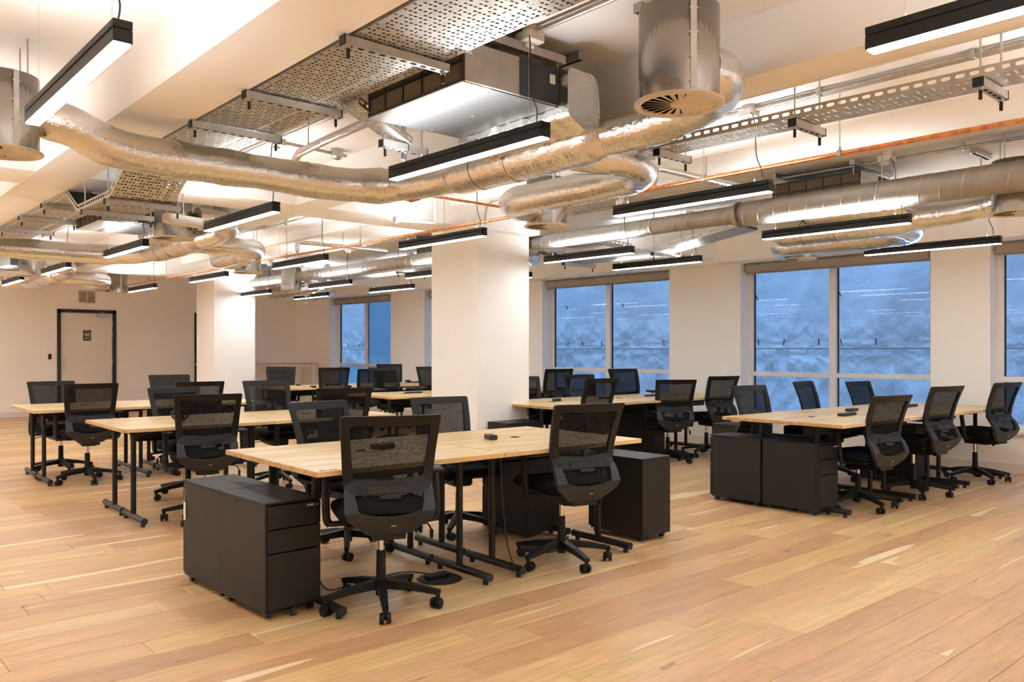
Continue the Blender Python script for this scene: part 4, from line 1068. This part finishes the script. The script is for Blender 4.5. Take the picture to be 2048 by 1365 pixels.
for pts, m_, lab in (([(2.98, 4.40, 2.262), (3.05, 4.30, 2.262), (3.06, 4.44, 2.262)], 'redtape', 'red triangular label under the long foil duct'),
                     ([(3.20, 2.58, 2.30), (3.17, 2.40, 2.30), (3.245, 2.46, 2.36)], 'bluetape', 'dark blue label under the short foil duct near the drum'),
                     ([(3.36, 3.10, 2.27), (3.28, 3.19, 2.275), (3.42, 3.22, 2.30)], 'bluetape', 'dark blue triangular label inside the foil U-turn')):
    b = MB(); b.add(pts + [(x, y, z - .002) for x, y, z in pts], [(0, 1, 2), (5, 4, 3), (0, 3, 4, 1), (1, 4, 5, 2), (2, 5, 3, 0)]); tag(b.build('duct_label', M[m_]), lab, 'label')

# ---- spiral duct
def spiral(name, lab, y0, y1, x, z, r, pitch):
    t = thing(name, lab, 'duct', (0, 0, 0)); MB().cyl((x, y0, z), (x, y1, z), r, n=32).build('duct_tube', M['spiral'], t)
    b = MB(); k = int((y1 - y0) / pitch * 20); V = []
    for q in range(k):
        a = q / 20 * 2 * PI; y = y0 + q / 20 * pitch
        for rr_, dy in ((r - .001, -.004), (r + .0035, -.0025), (r + .0035, .0025), (r - .001, .004)): V.append((x + rr_ * math.cos(a), y + dy, z + rr_ * math.sin(a)))
    F = [(q * 4 + c, q * 4 + c + 1, q * 4 + c + 5, q * 4 + c + 4) for q in range(k - 1) for c in range(3)]
    b.add(V, F, True); b.build('spiral_seam', M['galv'], t)
    for y in np.arange(y0 + .9, y1, 1.7):
        c = MB(); c.lathe([(r + .001, -.012), (r + .004, -.012), (r + .004, .012), (r + .001, .012)], 28)
        R = Matrix.Translation((x, y, z)) @ Matrix.Rotation(PI / 2, 4, 'X'); c.v = [tuple(R @ Vector(p)) for p in c.v]
        c.cyl((x, y, z + r), (x, y, SLAB), .005, n=6).build('hanger', M['zinc'], t)
    return t
spiral('spiral_duct', 'wide section of the spiral steel duct on the right', -1.5, 4.03, 6.21, 2.47, .106, .145)
spiral('spiral_duct', 'narrower section of the spiral steel duct running past the pillars', 4.03, 14.1, 6.16, 2.47, .077, .135)
b = MB(); b.lathe([(.107, -.03), (.109, .0), (.080, .05), (.079, .07)], 28); R = Matrix.Translation((6.185, 4.03, 2.47)) @ Matrix.Rotation(-PI / 2, 4, 'X'); b.v = [tuple(R @ Vector(p)) for p in b.v]
tag(b.build('duct_reducer', M['spiral']), 'reducer collar joining the wide and narrow spiral duct', 'duct')

# ================================================================== PERFORATED TRAYS
def tray_cells(w, L, nx, slot=True, lip=.05, seed=0):
    """sheet with real slots, in the plane z=0: x 0..w, y 0..L; side flanges up"""
    px = w / nx; ny = max(2, int(round(L / px * .72))); py = L / ny; V = []; F = []
    for i in range(nx):
        for j in range(ny):
            x, y = i * px, j * py; b0 = len(V); V += [(x, y, 0), (x + px, y, 0), (x + px, y + py, 0), (x, y + py, 0)]
            if (i + 2 * j) % 5 == 4 or i in (0, nx - 1) and j % 2: F.append((b0, b0 + 3, b0 + 2, b0 + 1)); continue
            along = (i % 3 == 1 and j % 3 == 1)
            a, c = (px * .16, py * .36) if along else (px * .34, py * .17)
            cx, cy = x + px / 2, y + py / 2; k = .55
            h = [(-a, -c * k), (-a * k, -c), (a * k, -c), (a, -c * k), (a, c * k), (a * k, c), (-a * k, c), (-a, c * k)]
            V += [(cx + p, cy + q, 0) for p, q in h]
            o = b0 + 4
            F += [(b0, o + 0, o + 1), (b0, o + 1, o + 2, b0 + 1), (b0 + 1, o + 2, o + 3), (b0 + 1, o + 3, o + 4, b0 + 2), (b0 + 2, o + 4, o + 5), (b0 + 2, o + 5, o + 6, b0 + 3), (b0 + 3, o + 6, o + 7), (b0 + 3, o + 7, o + 0, b0)]
    b = MB(); b.add(V, F); return b
def flange(L, h, pitch):
    """upright slotted flange in the plane x=0: y 0..L, z 0..h"""
    n = max(1, int(round(L / pitch))); p = L / n; V = []; F = []
    for j in range(n):
        y = j * p; b0 = len(V); V += [(0, y, 0), (0, y + p, 0), (0, y + p, h), (0, y, h)]; a, c = p * .33, h * .18; cy, cz = y + p / 2, h * .55; k = .6
        hh = [(-a, -c * k), (-a * k, -c), (a * k, -c), (a, -c * k), (a, c * k), (a * k, c), (-a * k, c), (-a, c * k)]
        V += [(0, cy + q, cz + r) for q, r in hh]; o = b0 + 4
        F += [(b0, o, o + 1), (b0, o + 1, o + 2, b0 + 1), (b0 + 1, o + 2, o + 3), (b0 + 1, o + 3, o + 4, b0 + 2), (b0 + 2, o + 4, o + 5), (b0 + 2, o + 5, o + 6, b0 + 3), (b0 + 3, o + 6, o + 7), (b0 + 3, o + 7, o, b0)]
    return V, F
def tray(label, p0, p1, w, nx, lip=.05, group=None, marks=False, drift=0.0):
    """tray from p0 to p1 (left edge), w wide toward +x"""
    p0, p1 = Vector(p0), Vector(p1); L = (p1 - p0).length
    t = thing('cable_tray', label, 'cable tray', p0, 0, group)
    d = (p1 - p0).normalized(); pitch = math.atan2(d.z, math.hypot(d.x, d.y)); yaw = math.atan2(-d.x, d.y)
    t.rotation_euler = (pitch, 0, yaw)
    b = tray_cells(w, L, nx); b.build('slotted_sheet', M['tray'], t)
    for x in (0, w):
        V, F = flange(L, lip, .055); f = MB(); f.add([(x + a, y, z) for a, y, z in V], F); f.build('side_flange', M['tray'], t)
    if lip >= .05:
        c = MB(); k = int(w / .034); rg2 = random.Random(int(p0.y * 100))
        for q in range(k):
            if rg2.random() < .12: continue
            x = .012 + q * (w - .024) / k; c.bx(x, x + .029, 0, L, .006, .022)
        co = c.build('slot_dark_strips', M['black'], t); co['kind'] = 'stuff'  # unseen black strips added above the sheet so its slots look dark
    if marks:
        r = MB(); rg = random.Random(3)
        y = .05
        while y < L:
            x = w - .035 + .01 * rg.random(); r.bx(x, x + .006, y, y + .014, -.0012, -.0004); y += rg.choice((.035, .05, .09))
        r.build('red_marks', M['red'], t)
    return t
def strut(label, x0, x1, y, z, top=None, group='channel brackets under the trays', rods=True):
    t = thing('channel_bracket', label, 'bracket', (x0, y, z), 0, group); w = x1 - x0; top = SLAB if top is None else top
    c = MB(); c.bx(0, w, -.020, .020, -.036, -.002); c.bx(-.002, 0, -.0205, .0205, -.038, 0).build('channel', M['zinc'], t)
    for x in (0, w): MB().bx(x - .003, x + .003, -.021, .021, -.039, .0).build('end_cap', M['black'], t)
    s = MB()
    for k in range(max(1, int(w / .05))): s.bx(.02 + k * .05, .045 + k * .05, -.006, .006, -.0375, -.036)
    s.build('slots', M['hole'], t)['kind'] = 'stuff'
    for x in (.025, w - .025):
        r = MB(); r.cyl((x, 0, -.075), (x, 0, top - z), .0048, n=6); ro = r.build('threaded_rod', M['zinc'], t)
        MB().cyl((x, 0, -.085), (x, 0, -.048), .0075, n=8).build('rod_cap', M['black'], ro)
        MB().cyl((x, 0, -.048), (x, 0, -.036), .011, n=6).build('nut', M['steel'], ro)
    return t
g1 = 'perforated trays beside the left beam'
tray('large perforated tray beside the left beam, nearest section at the top of the photo', (1.675, 1.3, 2.53), (1.665, 5.55, 2.53), .44, 20, .05, g1, True)
tray('sloping perforated tray dipping below the cross beam behind the long foil duct', (1.665, 5.56, 2.525), (1.65, 5.92, 2.335), .42, 19, .05, g1)
tray('low flat perforated tray passing under the cross beam', (1.65, 5.925, 2.33), (1.645, 6.72, 2.33), .42, 19, .05, g1)
tray('perforated tray rising again beyond the cross beam', (1.645, 6.73, 2.335), (1.64, 7.05, 2.51), .42, 19, .05, g1)
tray('far perforated tray running toward the back wall beside the left beam', (1.64, 7.06, 2.515), (1.60, 12.9, 2.515), .42, 16, .05, g1)
for y, z, lab in ((2.83, 2.525, 'bracket crossing the near perforated tray at the big unit'), (3.74, 2.525, 'bracket crossing the near perforated tray past the big unit'), (4.42, 2.525, 'bracket crossing the near perforated tray at the long foil duct'),
                  (5.98, 2.325, 'upper bracket under the low tray at the cross beam'), (6.55, 2.325, 'lower bracket under the low tray at the cross beam')):
    strut(lab, 1.63, 2.14, y, z)
for y, lab in ((7.65, 'first bracket of the far perforated tray'), (8.5, 'second bracket of the far perforated tray'), (9.4, 'third bracket of the far perforated tray'), (10.4, 'fourth bracket of the far perforated tray')):
    strut(lab, 1.60, 2.08, y, 2.51)
g2 = 'narrow trays on the right'
tray('narrow perforated tray with slotted sides at the upper right', (3.655, .3, 2.40), (3.545, 3.03, 2.40), .20, 9, .045, g2)
for y, lab in ((1.235, 'bracket with three holes at the right end of the narrow tray'), (2.04, 'middle bracket of the narrow tray'), (2.835, 'bracket at the cut end of the narrow tray')):
    strut(lab, 3.60 - .02 * (y - 1), 3.885 - .02 * (y - 1), y, 2.398)
tray('short narrow tray linking the near perforated tray to the big unit', (2.06, 3.60, 2.50), (2.50, 3.78, 2.41), .11, 5, .04, g2)
strut('bracket at the outer end of the short link tray', 2.36, 2.52, 3.70, 2.41)
strut('bracket below the far corner of the big unit', 2.50, 2.66, 3.72, 2.41)
g3 = 'perforated trays near the windows'
tray('perforated tray sloping down before the foil duct on the right', (6.92, 4.5, 2.50), (6.86, 5.55, 2.335), .36, 14, .05, g3)
tray('low flat tray above the pendant at the right windows', (6.86, 5.56, 2.33), (6.84, 6.85, 2.33), .36, 14, .05, g3)
tray('perforated tray rising beyond the low flat tray near the windows', (6.84, 6.86, 2.335), (6.82, 7.2, 2.47), .36, 14, .05, g3)
tray('far perforated tray near the windows behind the pillar', (6.82, 7.21, 2.47), (6.78, 12.4, 2.47), .36, 12, .05, g3)
for y, z, lab in ((5.45, 2.325, 'bracket at the near end of the low window tray'), (6.75, 2.325, 'bracket at the far end of the low window tray'), (8.1, 2.465, 'bracket on the far window tray right of the pillar'), (10.2, 2.465, 'bracket on the far window tray left of the pillar')):
    strut(lab, 6.78, 7.30, y, z)
tray('narrow tray along the spiral duct right of the middle pillar', (6.20, 5.2, 2.42), (6.16, 9.0, 2.42), .16, 7, .045, g3)
tray('cross tray between the two window trays', (6.36, 6.0, 2.44), (6.85, 5.9, 2.40), .14, 6, .045, g3)

# ================================================================== PIPES
cp = thing('copper_pipe', 'long copper pipe running below the ceiling past the middle pillar', 'pipe')
MB().sweep(smooth_path([(4.66, -1.0, 2.45), (4.64, 1.4, 2.45), (4.62, 2.35, 2.448), (4.625, 3.4, 2.448), (4.69, 5.1, 2.448), (4.68, 8, 2.452), (4.62, 10.1, 2.452), (4.58, 16.5, 2.45)], .15), .0145, 12).build('pipe_run', M['copper'], cp)
for y in (2.33, 3.28, 4.75, 6.25, 7.75, 9.4, 11.2, 13.5):
    x = float(np.interp(y, [1.4, 2.35, 3.4, 5.1, 8, 10.1, 16.5], [4.64, 4.62, 4.625, 4.69, 4.68, 4.62, 4.58]))
    c = MB(); c.cyl((x, y - .012, 2.449), (x, y + .012, 2.449), .021, n=14); c.cyl((x, y, 2.468), (x, y, SLAB - .001), .004, n=6); c.cyl((x, y, 2.468), (x, y, 2.49), .009, n=8); c.build('pipe_clamp', M['zinc'], cp)
br = MB().sweep(smooth_path([(3.05, 4.97, 2.45), (3.6, 4.99, 2.45), (4.69, 5.02, 2.452)], .1), .011, 10).build('copper_branch', M['copper']); tag(br, 'thin copper branch pipe in front of the bright ceiling left of the pillar', 'pipe')
for i, (y, lab) in enumerate(((3.70, 'foil-lagged pipe rising from the copper pipe toward the right-hand unit'), (9.10, 'foil-lagged pipe rising from the copper pipe between the pillars'), (14.4, 'foil-lagged pipe rising from the copper pipe before the back wall'))):
    t = thing('lagged_pipe', lab, 'pipe', (4.63, y, 0), 0, 'foil-lagged branch pipes')
    MB().sweep([(0, 0, 2.49), (0, 0, 2.53), (0, 0, 2.575), (.012, 0, 2.592), (.04, 0, 2.60), (.4, .005, 2.60), (.85, .01, 2.60), (1.25, -.02, 2.595)], .026, 12, True, .02, i).build('lagging', M['foil'], t)
    MB().cyl((0, 0, 2.45), (0, 0, 2.495), .0135, n=10).build('riser', M['copper'], t)
    MB().cyl((.62, 0, 2.62), (.62, 0, SLAB), .004, n=6).build('pipe_hanger', M['zinc'], t)
t = thing('lagged_pipe', 'foil-lagged pipe running from the big unit behind the long foil duct', 'pipe', (0, 0, 0), 0, 'foil-lagged branch pipes')
MB().sweep([(2.55, 5.05, 2.42), (2.55, 5.05, 2.53), (2.55, 5.03, 2.57), (2.55, 4.98, 2.60), (2.54, 4.6, 2.61), (2.50, 3.62, 2.61)], .027, 12, True, .02, 9).build('lagging', M['foil'], t)
MB().cyl((2.545, 4.85, 2.63), (2.545, 4.85, SLAB), .004, n=6).build('pipe_hanger', M['zinc'], t)

def conduit(lab, pts, r=.0105, clips=()):
    t = thing('conduit', lab, 'conduit', (0, 0, 0), 0, 'steel conduits on the ceiling')
    MB().sweep(smooth_path(pts, .08), r, 8).build('conduit_tube', M['zinc'], t)
    for x, y in clips: MB().bx(x - .018, x + .018, y - .012, y + .012, SLAB - .05, SLAB, .003).build('saddle_clip', M['zinc'], t)
    return t
zc = SLAB - .03
conduit('ceiling conduit above the big unit running along the pendants', [(2.60, -1.0, zc), (2.60, 2.75, zc), (2.58, 5.4, zc), (2.52, 12, zc)], .013, ((2.6, 2.2), (2.59, 4.2)))
conduit('ceiling conduit above the narrow perforated tray', [(4.44, -1.0, zc), (4.44, 1.3, zc), (4.44, 2.7, zc), (4.40, 6.2, zc)], .012, ((4.44, 1.55), (4.44, 2.36)))
conduit('second conduit running beside the first above the narrow tray', [(4.475, -1.0, zc), (4.475, 1.3, zc), (4.475, 2.7, zc), (4.435, 6.2, zc)], .012)
conduit('ceiling conduit between the pillars over the insulated pipe', [(4.38, 7.0, zc), (4.34, 8.0, zc), (4.3, 13, zc)], .012, ((4.35, 9.4),))
conduit('ceiling conduit above the right-hand unit', [(6.42, -1.0, zc), (6.40, 2.66, zc), (6.38, 6.2, zc)], .012, ((6.41, 2.3),))
conduit('cross conduit at the bright ceiling behind the long foil duct', [(2.58, 5.42, zc), (3.2, 5.50, zc)], .012)
conduit('vertical conduit dropping between the pillars to the ceiling box', [(3.62, 7.35, SLAB), (3.62, 7.35, 2.72), (3.62, 7.35, 2.50)], .013)
conduit('curved conduit beside the drum right of the middle pillar', [(5.4, 5.95, zc), (5.15, 6.0, zc - .02), (5.02, 6.02, zc - .1), (5.0, 6.03, 2.5)], .012)

def white_pipe(lab, pts, cap_r):
    t = thing('white_pipe', lab, 'pipe', (0, 0, 0), 0, 'white elbow pipes under the beams')
    P = [Vector(p) for p in pts]; MB().sweep(smooth_path(pts, .02), .014, 12).build('pipe_run', M['whiteplastic'], t)
    for p, q in ((P[0], P[1]), (P[-1], P[-2])):
        d = (p - q).normalized(); MB().cyl(p - d * .02, p + d * .012, cap_r, n=20).build('round_cap', M['whiteplastic'], t)
white_pipe('white elbow pipe on the lit cross beam left of the middle pillar', [(4.62, 6.30, 2.78), (4.62, 6.30, 2.60), (4.62, 6.30, 2.53), (4.59, 6.31, 2.505), (4.20, 6.34, 2.495)], .032)
white_pipe('white elbow pipe on the bright coffer left of centre', [(2.35, 5.95, 2.72), (2.35, 5.98, 2.62), (2.32, 6.02, 2.60), (2.02, 6.10, 2.55)], .032)

em = thing('exit_light', 'cream box light hanging on two rods in front of the second drum', 'light', (2.36, 6.55, 2.315), .35)
MB().bx(-.17, .17, -.05, .05, -.035, .04, .016).build('light_body', M['offwhite'], em)
MB().bx(-.12, .13, -.052, -.048, -.025, .03, .002).build('front_lens', M['whiteplastic'], em)
r_ = MB(); r_.cyl((0, 0, .03), (0, 0, SLAB - 2.315), .006, n=8)
for z in (.05, .22): r_.cyl((0, 0, z), (0, 0, z + .02), .012, n=8)
r_.build('drop_rod', M['zinc'], em)
em2 = thing('exit_light', 'flat white box light hanging before the farthest window head', 'light', (7.55, 14.25, 2.19), .2)
MB().bx(-.16, .16, -.07, .07, -.012, .018, .006).build('light_body', M['whiteplastic'], em2)
for s in (-1, 1): MB().cyl((s * .03, 0, .015), (0, 0, .25), .002, n=5).build('hanging_wire', M['zinc'], em2)
MB().cyl((0, 0, .24), (0, 0, SLAB - 2.19), .004, n=6).build('drop_rod', M['zinc'], em2)
for x, y, lab in ((3.90, 7.9, 'small cream detector on the bright ceiling left of the vertical conduit'), (3.86, 7.2, 'small steel conduit box at the foot of the vertical conduit'), (3.10, 5.46, 'steel conduit box in the corner of the bright coffer')):
    t = thing('ceiling_box', lab, 'box', (x, y, SLAB - .045)); m_ = M['offwhite'] if 'detector' in lab else M['zinc']
    MB().lathe([(0, -.03), (.035, -.028), (.042, -.01), (.045, .045)], 18).build('box_body', m_, t); MB().bx(-.02, .02, -.006, .006, -.036, -.029, .002).build('box_lid', m_, t)
# unit hanger channels on the slab near the big drum
for x, y, rz, lab in ((2.92, 2.30, .0, 'steel channel on the ceiling behind the big drum'), (3.0, 3.02, PI / 2, 'steel channel on the ceiling above the foil plenum'), (6.75, 2.3, 0, 'steel channel on the ceiling above the spiral duct')):
    t = thing('ceiling_channel', lab, 'bracket', (x, y, SLAB - .021), rz, 'channels fixed to the ceiling')
    MB().bx(-.16, .16, -.021, .021, -.02, .0205).build('channel', M['zinc'], t); MB().bx(-.155, .155, -.011, .011, -.0215, -.02).build('channel_slot', M['hole'], t)
    MB().cyl((.0, 0, -.02), (.0, 0, -.30), .0045, n=6).build('drop_rod', M['zinc'], t)
